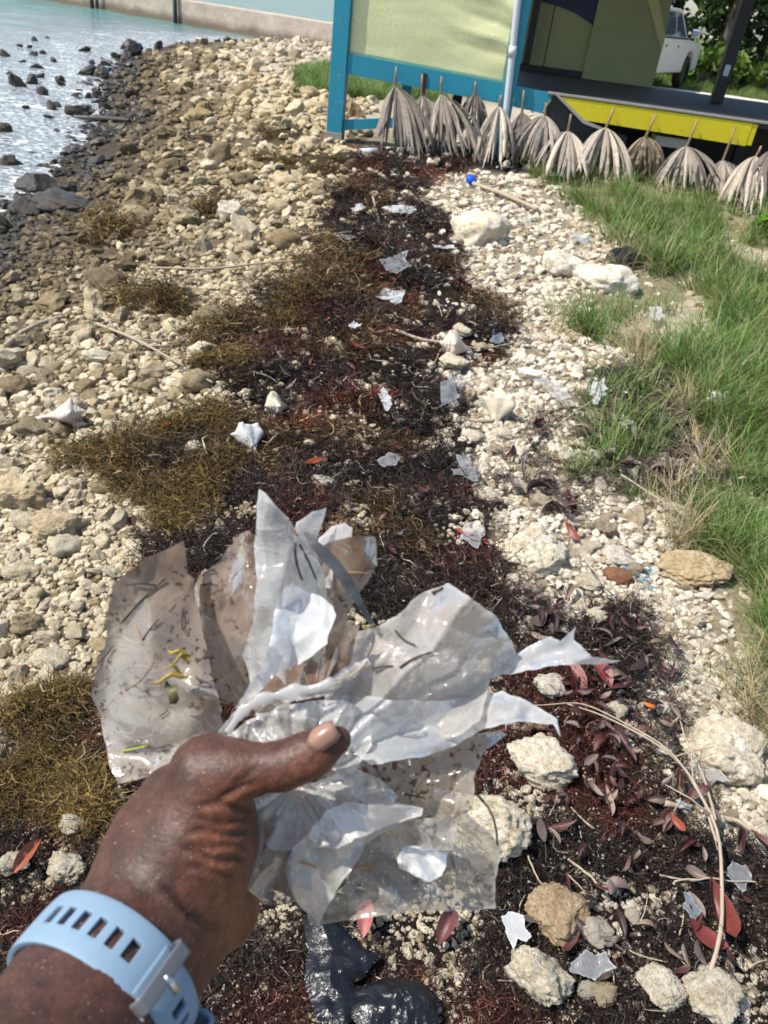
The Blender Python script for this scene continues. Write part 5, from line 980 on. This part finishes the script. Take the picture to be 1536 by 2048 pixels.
# skin colour: darker on the back, warmer toward the palm and the fold at the thumb base
def blob(cx, cy, rx, ry): return np.exp(-(((ppx-cx)/rx)**2+((ppy-cy)/ry)**2))
palm = np.clip(1.0*blob(452, 1680, 62, 105)+.75*blob(470, 1860, 90, 90)+.6*blob(640, 1535, 80, 28)+.35*blob(520, 1570, 90, 20), 0, 1)*(1-.7*blob(415, 1540, 60, 35)); palm = np.where(hn[:, 2] < -.1, .7, palm)
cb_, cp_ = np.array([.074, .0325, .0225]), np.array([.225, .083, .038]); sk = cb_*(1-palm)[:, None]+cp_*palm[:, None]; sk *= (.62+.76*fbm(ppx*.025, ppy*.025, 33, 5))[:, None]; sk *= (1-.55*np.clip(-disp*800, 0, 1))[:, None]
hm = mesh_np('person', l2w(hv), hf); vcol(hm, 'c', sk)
t = NT('skin'); v = t.geo(); c = t.attr('c'); n = t.noise(420, 4, .7, v); vo = t.n('ShaderNodeTexVoronoi', {'Scale': 620.0}); t.set(vo.inputs['Vector'], v)
c = t.mix(t.ramp(t.noise(170, 6, .75, v), [(.38, 0.), (.62, 1.)]), t.mix(1.0, c, (.66, .62, .60), 'MULTIPLY'), t.mix(1.0, c, (1.2, 1.17, 1.15), 'MULTIPLY')); c = t.mix(t.ramp(vo.outputs['Distance'], [(.35, 0.), (.7, .35)]), c, t.mix(1.0, c, (.6, .55, .52), 'MULTIPLY')); c = t.mix(t.ramp(t.noise(900, 2, .5, v), [(.70, 0.), (.74, .7)]), c, (.42, .36, .30))
sk_b = t.bsdf(Base_Color=c, Roughness=t.ramp(n, [(.3, .42), (.7, .6)]), Specular_IOR_Level=.36, Subsurface_Weight=.12, Subsurface_Radius=(.004, .0015, .0008), Subsurface_Scale=.6, Normal=t.bump(t.math('ADD', t.math('MULTIPLY', vo.outputs['Distance'], .5), n), .30, .0008)); M_SKIN = t.done(sk_b.outputs[0])
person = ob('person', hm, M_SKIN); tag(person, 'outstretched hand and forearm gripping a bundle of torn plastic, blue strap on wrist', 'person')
# thumb nail
nl = []; c0 = L3(645, 1471, .3129); ax = L3(672, 1446, .3115)-L3(615, 1486, .3105); ax /= np.linalg.norm(ax); up = np.array([-.22, .50, .83]); up -= ax*(up@ax); up /= np.linalg.norm(up); sd2 = np.cross(ax, up); nF = []
for i in range(9):
    for j in range(9):
        a = (i/8-.5)*2; b_ = (j/8-.5)*2; wv = .0052*(1-.35*max(0, abs(a)-.6)/.4); nl.append(c0+ax*a*.0064+sd2*b_*wv+up*(.0030-.0042*b_*b_-.0012*a*a))
nF = [(i*9+j, i*9+j+1, (i+1)*9+j+1, (i+1)*9+j) for i in range(8) for j in range(8)]
t = NT('nail'); nb = t.bsdf(Base_Color=t.mix(t.noise(90, 3, .5, t.geo()), (.22, .12, .08), (.32, .19, .13)), Roughness=.3, Specular_IOR_Level=.5); no = ob('thumb_nail', mesh_np('thumb_nail', l2w(np.array(nl)), nF), t.done(nb.outputs[0]), person); sl = no.modifiers.new('t', 'SOLIDIFY'); sl.thickness = .0006

# ================================================================== WRISTWATCH
wc = (L3(190, 1990, .288)+L3(235, 1985, .315))/2; wd2 = (L3(283, 1860, .312)+L3(325, 1870, .338))/2; wa_ = wd2-wc; wa_ /= np.linalg.norm(wa_); wc = wc-wa_*.003
e1 = np.array([.83, -.55, 0]); e1 -= wa_*(e1@wa_); e1 /= np.linalg.norm(e1); e2 = np.cross(wa_, e1); e2 = e2 if e2[2] > 0 else -e2     # e1 across, e2 toward the lens
sep_ = (L3(235, 1985, .315)-L3(190, 1990, .288)); s1, s2 = sep_@e1, sep_@e2
def ringpt(th, av, off):
    dirv = e1*math.cos(th)+e2*math.sin(th); k = .0300+abs(dirv@sep_)*.5+off; return wc+dirv*k+wa_*av
M_STRAP = simple('blue_silicone', (.185, .275, .36), .6, .06, 60, .12, .0006, coord='geo'); M_BUCK = simple('grey_buckle', (.12, .125, .135), .35, .1, 60, .05, coord='geo'); M_STEEL = simple('steel', (.6, .6, .6), .25, .1, 30, 0, metal=1.0); M_DARKS = simple('watch_case', (.05, .07, .09), .35, .2, 30, 0)
watch = empty('wristwatch', tuple(l2w(wc))); tag(watch, 'light blue silicone watch strap with slots around the wrist', 'watch')
bpy.context.view_layer.update()
def wob_(name, V, F, mat, par, thick=0, smooth=True):
    o = ob(name, mesh_np(name, l2w(np.array(V))-l2w(wc), F, smooth), mat, par)
    if thick: q = o.modifiers.new('t', 'SOLIDIFY'); q.thickness = thick; q.offset = 1; q2 = o.modifiers.new('b', 'BEVEL'); q2.width = .0004; q2.segments = 2; q2.limit_method = 'ANGLE'
    return o
def band(th0, th1, off, hw, slots, nth, nm, mat, par, thick=.0024, taper=None):
    nvv = 12; V = []; F = []; ths = np.linspace(th0, th1, nth)
    for th in ths:
        k = 1 if taper is None else np.interp(th, [min(th0, th1), max(th0, th1)], taper)
        for j in range(nvv+1): s_ = j/nvv*2-1; V.append(ringpt(th, s_*hw*k, off-.0006*abs(s_)**4))
    for i in range(nth-1):
        tm = (ths[i]+ths[i+1])/2
        for j in range(nvv):
            sj = ((j+.5)/nvv*2-1)
            if any(abs(tm-sc) < sw and abs(sj) < .36 for sc, sw in slots): continue
            F.append((i*(nvv+1)+j, i*(nvv+1)+j+1, (i+1)*(nvv+1)+j+1, (i+1)*(nvv+1)+j))
    return wob_(nm, V, F, mat, par, thick)
TB = 1.32                                                     # buckle angle
SLA = [(TB+.30+.155*k, .042) for k in range(6)]; SLB = [(TB-.34-.17*k, .042) for k in range(4)]
band(TB-.1, 3.5, .0014, .0112, SLA, 150, 'strap', M_STRAP, watch); band(TB+.1, -1.5, .0046, .0098, SLB, 150, 'strap', M_STRAP, watch, .0022, (.93, 1))
band(TB-.1, -3.0, .0008, .0108, [], 90, 'strap_underlay', M_STRAP, watch, .0020)
# keeper loop and buckle
def loop(thc, hth, off, hw, nm, mat, par, wrap=.0016):
    V = []; F = []; pr = [(-hw, off-.004), (-hw, off+.0026), (-hw*.92, off+.0040), (hw*.92, off+.0040), (hw, off+.0026), (hw, off-.004)]
    for i in range(7):
        th = thc+hth*(i/6*2-1)
        for a, b_ in pr: V.append(ringpt(th, a, b_))
    for i in range(6):
        for j in range(5): F.append((i*6+j, i*6+j+1, (i+1)*6+j+1, (i+1)*6+j))
    return wob_(nm, V, F, mat, par, wrap)
loop(TB-.98, .13, .0052, .0122, 'keeper', M_STRAP, watch, .002)
bk = loop(TB, .06, .0036, .0118, 'buckle', M_BUCK, watch, .0018); V = []
bp = MB().tube([ringpt(TB+.02, -.0125, .003), ringpt(TB+.02, .0125, .003)], .0013, 8); wob_('pin', bp.v, bp.f, M_STEEL, bk); bp = MB().tube([ringpt(TB, 0, .0085), ringpt(TB-.16, 0, .0085)], .0014, 8); wob_('prong', bp.v, bp.f, M_STEEL, bk)
bp = MB().tube([ringpt(TB-.02-.28*k/8, -.0128, .0030) for k in range(9)], .0011, 8); wob_('buckle_bar', bp.v, bp.f, M_STEEL, bk)
# case on the far side of the wrist
V = []; F = []; thc = 3.55+.75; cc = ringpt(thc, 0, .0015); cn = e1*math.cos(thc)+e2*math.sin(thc); ct = np.cross(wa_, cn); nn_ = 28
for hgt, rr in ((0, .0185), (.007, .0200), (.0095, .0190), (.0102, .017)): V += [cc+cn*hgt+(ct*math.cos(6.283*k/nn_)+wa_*math.sin(6.283*k/nn_))*rr for k in range(nn_)]
for r_ in range(3): F += [(r_*nn_+k, r_*nn_+(k+1) % nn_, (r_+1)*nn_+(k+1) % nn_, (r_+1)*nn_+k) for k in range(nn_)]
F.append(tuple(3*nn_+k for k in range(nn_))); cs_ = wob_('case', V, F, M_DARKS, watch); V = [ringpt(3.44+.1*i, s_*.0108, .003) for i in range(3) for s_ in (-1, 1)]; wob_('lug', V, [(0, 1, 3, 2), (2, 3, 5, 4)], M_STRAP, watch, .005)

# ================================================================== THE PLASTIC BUNDLE
GRIP = (600, 1560)
def sheet(label, outline, d0, gx_, gy_, mat, seed, fold=.009, nf=5, cr=(.0030, 180), cr2=(.0007, 70), step=9, rag=.55, tanfn=None, curl=None, name='plastic_sheet', fphase=None, fgrip=GRIP, stalks=(), limp=1.0):
    O = np.array(outline, float); Q = []
    for i in range(len(O)):
        a, b_ = O[i], O[(i+1) % len(O)]; k_ = max(1, int(np.linalg.norm(b_-a)/14)); Q += [a+(b_-a)*j/k_ for j in range(k_)]
    Q = np.array(Q); Q += np.stack([fbm(Q[:, 0]/34, Q[:, 1]/34, seed+40, 3)-.5, fbm(Q[:, 0]/34, Q[:, 1]/34, seed+43, 3)-.5], 1)*limp*12
    v2, f = cdt_poly([tuple(q) for q in Q], step, seed, rag); x, y = v2[:, 0], v2[:, 1]; r = np.random.default_rng(seed)
    ed = np.full(len(x), 1e9)
    for q in Q: ed = np.minimum(ed, np.hypot(x-q[0], y-q[1]))
    dx, dy = x-fgrip[0], y-fgrip[1]; rho = np.hypot(dx, dy); th = np.arctan2(dy, dx); ph = r.uniform(0, 2) if fphase is None else fphase
    d = d0+gx_*(x-600)/1000+gy_*(y-1550)/1000+fold*np.clip(rho/330, 0, 1.25)*stri(nf*th/math.pi*2+ph+.9*(vn(x/150, y/150, seed)-.5), .28)
    d = d+crumple(x, y, seed+1, cr[1], cr[0], 6)+crumple(x, y, seed+2, cr2[1], cr2[0], 5)*sstep(.2, .6, vn(x/120, y/120, seed+4))
    d = d+limp*(.011*(vn(x/190, y/190, seed+60)-.5)*2+.0045*np.exp(-ed/30)*np.sin((x+y*.6)/38+seed+4*vn(x/110, y/110, seed+61))+.0016*crumple(x, y, seed+62, 150, 1.0, 4))
    if curl is not None: d = d+curl(x, y)
    lx = np.stack([(x-768)/FPX*d, -(y-1024)/FPX*d, -d], 1); sw = r.normal(0, 1, 2); lx[:, 0] += .003*(fbm(x/90, y/90, seed+5, 2)-.5); lx[:, 1] += .003*(fbm(x/90, y/90, seed+6, 2)-.5)
    V = l2w(lx); c0 = V.mean(0); me = mesh_np(name, V-c0, f); ca = crease_attr(V, f); tn_ = np.clip(tanfn(x, y), 0, 1) if tanfn else np.zeros(len(x)); vcol(me, 'c', np.stack([ca, tn_, ca*0], 1))
    o = tag(ob(name, me, mat, None, tuple(c0)), label, 'plastic', 'plastic sheets in the hand')
    for (x0, y0, x1, y1, w, mt) in stalks:
        n_ = 6; pts = []; bw = r.normal()*.06; w = w*r.uniform(.55, .95)
        for k in range(n_):
            q_ = math.sin(math.pi*k/(n_-1))*bw; a = x0+(x1-x0)*k/(n_-1)-(y1-y0)*q_; b_ = y0+(y1-y0)*k/(n_-1)+(x1-x0)*q_; j = int(np.argmin((x-a)**2+(y-b_)**2)); dd = -lx[j, 2]-.0012; pts.append(l2w(np.array([(a-768)/FPX*dd, -(b_-1024)/FPX*dd, -dd]))-c0)
        MB().tube(pts, [w*.5*.34/FPX*(1-.25*k/n_) for k in range(n_)], 6).build('stalk', mt, o, True)
    return o
FM = dict(
 dirtyL=film_mat('muddy_film_left', (.50, .45, .385), .78, .56, gloss=.15, tan=1.0, tanc=(.20, .12, .068)), dirty=film_mat('muddy_film', (.50, .44, .38), .74, .56, gloss=.2, tan=1.0, tanc=(.20, .12, .068)), milky=film_mat('milky_film', (.67, .655, .625), .64, .12, gloss=.4),
 clear=film_mat('thin_clear_film', (.55, .52, .46), .44, .40, gloss=.4, tan=.6, tanc=(.36, .285, .195)), white=film_mat('bright_white_film', (.82, .82, .80), .84, .04, gloss=.5), big=film_mat('cloudy_film', (.65, .62, .575), .64, .18, gloss=.4, tan=.6, tanc=(.38, .30, .205)), blue=film_mat('cool_film', (.67, .68, .675), .70, .07, gloss=.4), speck=film_mat('specked_film', (.50, .46, .39), .58, .62, gloss=.3, tan=.7, tanc=(.32, .25, .165)))
M_STRAWO = simple('tan_stalk', (.42, .22, .10), .6, .3, 80, .2); M_SARG = simple('sargassum_bit', (.26, .19, .03), .5, .3, 60, .2); M_GREENB = simple('green_blade', (.30, .36, .06), .5, .2, 60, .2)
TD = M_TWIGD
# back to front
sheet('muddy brown film at the back right of the bundle top', [(620,1110),(660,1085),(700,1078),(752,1072),(757,1130),(738,1165),(716,1192),(700,1230),(700,1330),(620,1330),(600,1200)], .392, .02, .02, FM['dirty'], 11, .006, 4, tanfn=lambda x, y: .5+.5*sstep(1250, 1080, y)*1.0, stalks=((748,1108,718,1160,5,TD),(664,1145,745,1148,3,M_STRAWO)))
sheet('ragged pale film tip with blue print behind the bundle top', [(636,1078),(660,1055),(690,1043),(706,1052),(704,1078),(668,1098),(660,1180),(630,1180)], .386, .02, .02, film_mat('printed_film', (.70, .66, .66), .66, .15), 12, .004, 4, rag=1.4)
sheet('small clear pointed film behind the tall peak', [(590,1046),(612,1030),(646,1016),(641,1052),(634,1082),(640,1180),(600,1200),(580,1100)], .381, 0, .02, FM['milky'], 13, .006, 4)
sheet('fringed muddy film between the left sheet and the peak', [(388,1178),(400,1150),(432,1128),(452,1105),(470,1092),(478,1070),(500,1062),(530,1090),(540,1300),(500,1420),(400,1400),(385,1260)], .384, 0, .0, FM['dirty'], 14, .006, 4, rag=2.2, tanfn=lambda x, y: .75+0*x, stalks=((405,1150,432,1142,5,TD),(402,1170,424,1164,5,TD),(430,1120,448,1108,5,TD)))
sheet('large muddy clear sheet at the left of the bundle', [(226,1176),(255,1150),(292,1118),(330,1100),(366,1084),(371,1120),(372,1148),(386,1158),(390,1200),(420,1330),(450,1480),(430,1510),(380,1500),(330,1532),(285,1552),(234,1570),(214,1500),(196,1430),(180,1386),(192,1340),(208,1280),(216,1230)], .364, -.03, -.02, FM['dirtyL'], 15, .009, 3, cr=(0.0020, 228), tanfn=lambda x, y: sstep(1480, 1120, y)*.8+.2*sstep(1200, 1090, y)+.1,
  stalks=((252,1170,312,1171,6,TD),(246,1243,330,1158,6,TD),(367,1215,366,1262,5,TD),(195,1325,225,1292,4,TD),(248,1380,305,1320,3,M_STRAWO),(285,1280,318,1238,6,TD),(243,1502,292,1492,6,M_GREENB),(292,1494,330,1492,5,TD),(318,1432,335,1420,4,TD),(270,1250,285,1290,3,M_STRAWO)))
sheet('tall white pointed sheet forming the peak of the bundle', [(518,978),(532,986),(560,1020),(590,1050),(622,1092),(648,1140),(655,1200),(620,1290),(580,1420),(520,1440),(486,1316),(498,1280),(508,1230),(515,1165),(506,1105),(510,1050),(514,1010)], .366, .02, .03, FM['milky'], 16, .005, 6, cr=(0.0015, 144), curl=lambda x, y: .000115*np.abs(x-(536+(y-1000)*.05))-.006,
  stalks=((590,1085,605,1160,7,TD),(600,1090,632,1158,5,TD),(588,1058,596,1072,8,M_STRAWO)))
sheet('dark grey blade shaped strip crossing the bundle top', [(607,1060),(616,1056),(668,1108),(706,1158),(730,1206),(749,1246),(741,1250),(712,1206),(684,1162),(640,1112)], .358, .0, .0, simple('dark_strip', (.045, .05, .055), .45, .35, 80, .3, .001, coord='geo'), 17, .003, 3, cr=(0.0010, 108), name='dark_strip', limp=.3)
rim_a = sheet('curved muddy sheet with a thick pale rim, left of the thumb', [(386,1496),(384,1400),(390,1330),(398,1260),(412,1205),(440,1165),(480,1130),(520,1112),(552,1150),(560,1250),(590,1330),(560,1400),(500,1440),(450,1480),(420,1500)], .352, 0, .0, FM['dirty'], 18, .008, 4, tanfn=lambda x, y: .75*sstep(400, 450, x)*sstep(1480, 1380, y), curl=lambda x, y: -.010*np.exp(-((x-(392+.0011*(1490-y)**1.75*.35))/22)**2), stalks=((458,1222,515,1172,8,TD),(442,1340,510,1334,7,TD),(438,1447,480,1462,4,TD)))
sheet('bright white crumpled fold in the middle of the bundle', [(560,1196),(592,1168),(618,1180),(640,1190),(668,1204),(672,1224),(655,1290),(600,1330),(560,1345),(500,1400),(470,1420),(520,1340),(545,1270)], .348, 0, .0, FM['white'], 19, .009, 5, cr=(0.0035, 108), cr2=(0.0012, 48), step=7)
sheet('brown stained film below the white fold', [(548,1300),(600,1310),(660,1270),(690,1240),(720,1250),(700,1330),(640,1380),(560,1390),(500,1420),(470,1440),(510,1360)], .350, 0, .0, FM['dirty'], 20, .006, 4, tanfn=lambda x, y: 1+0*x)
def blob2(x, y, cx, cy, rx, ry): return np.exp(-(((x-cx)/rx)**2+((y-cy)/ry)**2))
sheet('largest cloudy clear sheet at the right of the bundle', [(672,1300),(700,1272),(742,1256),(790,1232),(826,1200),(858,1182),(894,1170),(940,1196),(992,1232),(1012,1270),(1030,1306),(1042,1328),(1020,1350),(985,1362),(960,1440),(900,1480),(800,1500),(700,1480),(660,1440),(640,1380)], .356, .03, .03, FM['big'], 21, .011, 5, cr=(0.0030, 168), cr2=(0.0011, 66), step=8, tanfn=lambda x, y: .6*blob2(x, y, 890, 1200, 70, 60)+.3, stalks=((790,1260,830,1290,5,TD),(745,1338,785,1332,6,TD),(800,1335,862,1305,5,TD),(700,1345,712,1348,12,TD),(866,1185,886,1176,9,TD)))
sheet('pointed white film shard sticking out at the far right', [(1010,1325),(1050,1298),(1100,1268),(1122,1278),(1150,1252),(1148,1278),(1185,1312),(1238,1318),(1190,1328),(1130,1330),(1060,1340),(1000,1352)], .372, .03, .0, FM['blue'], 22, .008, 8, cr=(0.0020, 96), step=7)
sheet('milky folded sheet with a wide flap at the right', [(640,1400),(700,1392),(800,1402),(880,1396),(960,1392),(1010,1384),(1052,1402),(1100,1428),(1118,1440),(1124,1475),(1108,1450),(1040,1448),(960,1462),(900,1490),(820,1520),(740,1530),(690,1500),(640,1480)], .350, .02, .0, FM['blue'], 23, .010, 6, cr=(0.0030, 132), cr2=(0.0012, 60), step=8, stalks=((935,1420,950,1406,6,TD),))
sheet('specked clear sheet below the milky flap', [(700,1510),(800,1490),(900,1474),(1000,1456),(1012,1468),(966,1505),(948,1540),(950,1590),(940,1622),(890,1632),(800,1640),(700,1650),(640,1600),(640,1530)], .362, .02, .0, FM['speck'], 24, .008, 5, tanfn=lambda x, y: .6+0*x, stalks=((808,1588,850,1596,6,TD),(842,1530,868,1520,7,M_STRAWO)))
sheet('wide flat clear sheet hanging at the bottom of the bundle', [(640,1650),(760,1640),(900,1636),(938,1622),(1000,1700),(992,1760),(992,1814),(930,1818),(860,1824),(760,1832),(690,1838),(626,1850),(610,1800),(600,1720)], .372, .02, -.02, FM['clear'], 25, .006, 4, cr=(0.0015, 240), tanfn=lambda x, y: .6*sstep(900, 620, x)+.1, stalks=((938,1575,995,1690,11,M_TWIGD),(690,1765,655,1812,4,TD),(702,1738,752,1735,12,M_STRAWO),(905,1712,915,1742,3,TD)))
rim_b = sheet('rim of rolled film curving over the thumb', [(470,1424),(520,1388),(580,1374),(640,1366),(690,1342),(735,1318),(742,1330),(700,1362),(660,1386),(590,1398),(540,1404),(500,1424),(452,1470),(440,1462)], .338, .0, .0, FM['milky'], 26, .004, 5, cr=(0.0020, 84), cr2=(0.0008, 42), step=6, curl=lambda x, y: .006*np.cos((y-(1480-.155*(x-440)-60*(1-np.exp(-(x-440)/60))))/14.0), stalks=((640,1376,735,1322,7,M_STICK),))
sheet('bunched grey film directly above the thumb', [(440,1480),(480,1450),(560,1420),(620,1400),(690,1400),(735,1440),(745,1490),(720,1540),(690,1560),(640,1520),(600,1500),(520,1490),(450,1498)], .344, .0, .0, FM['milky'], 27, .008, 7, cr=(0.0035, 96), cr2=(0.0012, 45), step=6)
sheet('crumpled film packed below the thumb', [(500,1600),(560,1572),(640,1556),(700,1540),(760,1560),(800,1600),(760,1650),(700,1680),(620,1700),(540,1700),(500,1660)], .352, .0, .0, FM['milky'], 28, .010, 7, cr=(0.0040, 102), cr2=(0.0014, 48), step=7, stalks=((610,1592,640,1640,7,M_STRAWO),))
sheet('long twisted film hanging beside the palm', [(490,1600),(520,1596),(536,1620),(530,1680),(520,1740),(500,1776),(470,1798),(442,1790),(450,1760),(472,1700),(480,1650)], .346, .0, .0, FM['milky'], 29, .006, 5, cr=(0.0035, 72), cr2=(0.0012, 36), step=6)
sheet('grey film behind the white point, close to the palm', [(520,1620),(600,1610),(640,1660),(620,1720),(600,1800),(560,1810),(532,1806),(500,1780),(520,1720)], .362, .0, .0, FM['clear'], 30, .008, 5, cr=(0.0030, 108))
sheet('white triangular sheet pointing down at the bottom', [(640,1640),(700,1612),(780,1600),(848,1612),(846,1626),(790,1650),(730,1684),(706,1730),(672,1780),(634,1848),(616,1830),(590,1800),(570,1740),(590,1690)], .350, .0, .0, FM['milky'], 31, .007, 5, cr=(0.0025, 132), tanfn=None, stalks=((600,1725,632,1735,6,M_STRAWO),(720,1602,734,1620,4,TD)))
sheet('jagged bright white scrap below the thumb', [(622,1672),(640,1640),(655,1618),(700,1606),(740,1612),(800,1604),(845,1616),(780,1646),(720,1680),(680,1700),(640,1690)], .342, .0, .0, FM['white'], 32, .006, 5, cr=(0.0030, 84), cr2=(0.0012, 43), step=6, rag=1.2)
sheet('small bright white square scrap at the lower right of the bundle', [(798,1716),(812,1694),(850,1690),(888,1700),(884,1752),(866,1766),(830,1752),(802,1734)], .352, .0, .0, FM['white'], 33, .006, 5, cr=(0.0030, 66), cr2=(0.0008, 36), step=5)
sheet('thin clear scrap above the small white square', [(760,1660),(820,1640),(900,1630),(912,1650),(905,1700),(860,1696),(800,1700),(770,1690)], .356, .0, .0, FM['clear'], 34, .007, 5, cr=(0.0030, 96))
def rolled(par, pts, d, w, seed):
    r = np.random.default_rng(seed); A = np.array(pts, float); n_ = 40; tt = np.linspace(0, len(A)-1, n_); X = np.interp(tt, range(len(A)), A[:, 0]); Y = np.interp(tt, range(len(A)), A[:, 1])
    for _ in range(4): X[1:-1] = .25*X[:-2]+.5*X[1:-1]+.25*X[2:]; Y[1:-1] = .25*Y[:-2]+.5*Y[1:-1]+.25*Y[2:]
    V = []; k_ = 10; c0 = np.array(par.location)
    for i in range(n_):
        ip, im = min(i+1, n_-1), max(i-1, 0); tx, ty = X[ip]-X[im], Y[ip]-Y[im]; l_ = math.hypot(tx, ty); nx_, ny_ = -ty/l_, tx/l_; ww = w*(.35+.65*math.sin(math.pi*min(1, .12+i/n_*.8)))*(1+.25*math.sin(i*.9+seed)+.12*r.normal())
        for j in range(k_):
            a = 5.4*j/(k_-1)+.5; V.append(l2w(L3(X[i]+nx_*ww*math.cos(a), Y[i]+ny_*ww*math.cos(a), d-.55*ww*d/FPX*math.sin(a)*(1+.1*r.normal())))-c0)
    me = mesh_np('rolled_edge', V, [(i*k_+j, i*k_+j+1, (i+1)*k_+j+1, (i+1)*k_+j) for i in range(n_-1) for j in range(k_-1)]); vcol(me, 'c', np.tile([.25, .25, 0], (len(V), 1))); return ob('rolled_edge', me, FM['milky'], par)
rolled(rim_a, [(388,1495),(384,1430),(388,1350),(397,1280),(414,1215),(444,1168),(486,1132)], .3320, 15, 1)
rolled(rim_b, [(455,1466),(482,1424),(522,1398),(580,1386),(640,1376),(690,1355),(738,1322)], .3345, 12, 2)
# scrap of yellow sargassum caught on the left sheet
sg = []
mb = MB(); rs = np.random.default_rng(77)
def flat_leaf(x0, y0, x1, y1, w, d):
    V = []; n_ = 7
    for k in range(n_):
        q = k/(n_-1); a = x0+(x1-x0)*q; b_ = y0+(y1-y0)*q+6*math.sin(q*9); ww = w*math.sin(math.pi*(q*.9+.06))*(1+.3*math.sin(q*25)); nx_, ny_ = -(y1-y0), (x1-x0); l_ = math.hypot(nx_, ny_)
        for s_ in (-1, 0, 1): V.append(l2w(L3(a+nx_/l_*ww*s_, b_+ny_/l_*ww*s_, d-.001*(s_ == 0)+.0015*math.sin(q*7))))
    F = [(3*k+j, 3*k+j+1, 3*k+j+4, 3*k+j+3) for k in range(n_-1) for j in (0, 1)]; mb.add(V, F)
for a in ((385, 1318, 335, 1298, 7), (385, 1345, 305, 1362, 6), (370, 1342, 325, 1330, 4), (385, 1300, 345, 1322, 5)): flat_leaf(*a, .3515)
tag(mb.build('seaweed_sprig', M_SARG, None, True), 'yellow seaweed sprig caught on the muddy left sheet', 'seaweed'); mb = MB(); flat_leaf(332, 1362, 352, 1405, 15, .352); tag(mb.build('leaf_scrap', simple('dark_green_leaf', (.09, .09, .03), .5, .3, 60, .2), None, True), 'dark green leaf scrap under the yellow seaweed sprig', 'leaf')

# ================================================================== labels that single out the loose rocks, leaves and twigs
MARKS = [(955, 478, 'large boulder by the blue cap'), (1130, 545, 'grey boulder at the grass edge'), (462, 430, 'whitish upright stone'), (1065, 1120, 'pitted boulder with a leaf'), (1072, 1560, 'boulder beside the plastic bundle'), (1440, 1520, 'broad boulder under dry twigs'),
 (1105, 1880, 'orange tan rock'), (1065, 1990, 'boulder below the orange rock'), (135, 1765, 'stone above the watch strap'), (25, 1000, 'big tan rock at the edge'), (212, 565, 'dark brown upright rock'), (432, 650, 'olive brown rock'), (25, 770, 'brown rock below the driftwood'), (130, 850, 'grey conch shell'),
 (395, 235, 'tan boulder near the water'), (125, 415, 'long dark wet rock'), (15, 340, 'black rock in the foam'), (1385, 1150, 'flat tan slab'), (1280, 1160, 'blue rope tangle'), (990, 835, 'cream conch shell'), (497, 900, 'worn white conch shell'), (552, 830, 'tan conch shell'), (1425, 832, 'spiky conch by the grass'), (905, 725, 'broken conch shell'),
 (70, 660, 'bleached driftwood curve'), (480, 548, 'long thin twig'), (310, 720, 'forked dark twig'), (938, 374, 'blue cap'), (665, 270, 'foot of the teal post'), (205, 248, 'dark driftwood in the foam'), (1015, 1890, 'white film by the orange rock'), (1446, 1797, 'clear scrap by the dry branch'), (775, 618, 'crumpled white scrap'), (930, 965, 'clear film by the angular stone'), (936, 1105, 'glossy clear film'), (335, 888, 'bright orange leaf'), (630, 958, 'orange red leaf'), (68, 1755, 'red brown leaf above the watch'), (1197, 1640, 'leaf with a hole'), (1278, 1462, 'bright orange leaf among red ones'), (690, 1940, 'black plastic bag'), (1400, 1870, 'large dark red leaf'), (560, 366, 'rounded tan rock'), (612, 292, 'tan rock below the teal post'), (275, 415, 'brown rock toward the water'), (340, 525, 'brown rock by the twig'), (305, 748, 'tan rock by the forked twig'), (150, 78, 'black rock in the far shallows'), (510, 95, 'beach end by the sea wall'), (1100, 800, 'clear film on the rubble'), (788, 562, 'clear plastic strip')]
DIRS = ['right', 'lower right', 'below', 'lower left', 'left', 'upper left', 'above', 'upper right']
ORD = ['closest', 'second', 'third', 'fourth', 'fifth', 'sixth', 'seventh', 'eighth', 'ninth', 'tenth', 'eleventh', 'twelfth', 'thirteenth', 'fourteenth', 'fifteenth', 'sixteenth', 'seventeenth', 'eighteenth', 'nineteenth', 'twentieth']
def hue_word(c, noun):
    l = .3*c[0]+.6*c[1]+.1*c[2]
    if noun == 'rock': return 'dark wet' if l < .085 else 'brown' if l < .27 else 'tan' if l < .52 else 'pale'
    if noun == 'leaf': return 'grey brown' if c[1] > c[0]*.6 else 'maroon'
    return 'thin'
def relabel(objs, noun):
    bpy.context.view_layer.update(); rec = {}
    for o in objs:
        P = np.array(o.matrix_world.translation) if noun != 'twig' else np.array(o.data.vertices[len(o.data.vertices)//2].co); a, b, d = proj(P[0], P[1], P[2])
        k = min(range(len(MARKS)), key=lambda q: (MARKS[q][0]-a)**2+(MARKS[q][1]-b)**2); dx, dy = a-MARKS[k][0], b-MARKS[k][1]; s_ = int(round(math.atan2(dy, dx)/(math.pi/4))) % 8
        rec.setdefault((k, s_), []).append((math.hypot(dx, dy), o))
    for (k, s_), l in rec.items():
        l.sort(key=lambda q: q[0])
        for i, (_, o) in enumerate(l):
            w = DIRS[s_]; side = w+' the ' if w in ('below', 'above') else 'to the '+w+' of the '
            if i < len(ORD): o['label'] = '%s %s, %s %s%s' % (hue_word(o.color, noun), noun, ORD[i], side, MARKS[k][2])
relabel([o for o in COL.objects if o.type == 'MESH' and not o.parent and o.get('category') == 'rock' and str(o.get('group', '')).startswith(('loose', 'wet', 'rocks of'))], 'rock')
relabel([o for o in COL.objects if o.type == 'MESH' and not o.parent and o.get('category') == 'leaf' and str(o.get('group', '')).startswith(('grey leaves', 'maroon', 'leaf scraps'))], 'leaf')
relabel([o for o in COL.objects if o.type == 'MESH' and not o.parent and str(o.get('group', '')) == 'small twigs on the seaweed'], 'twig')
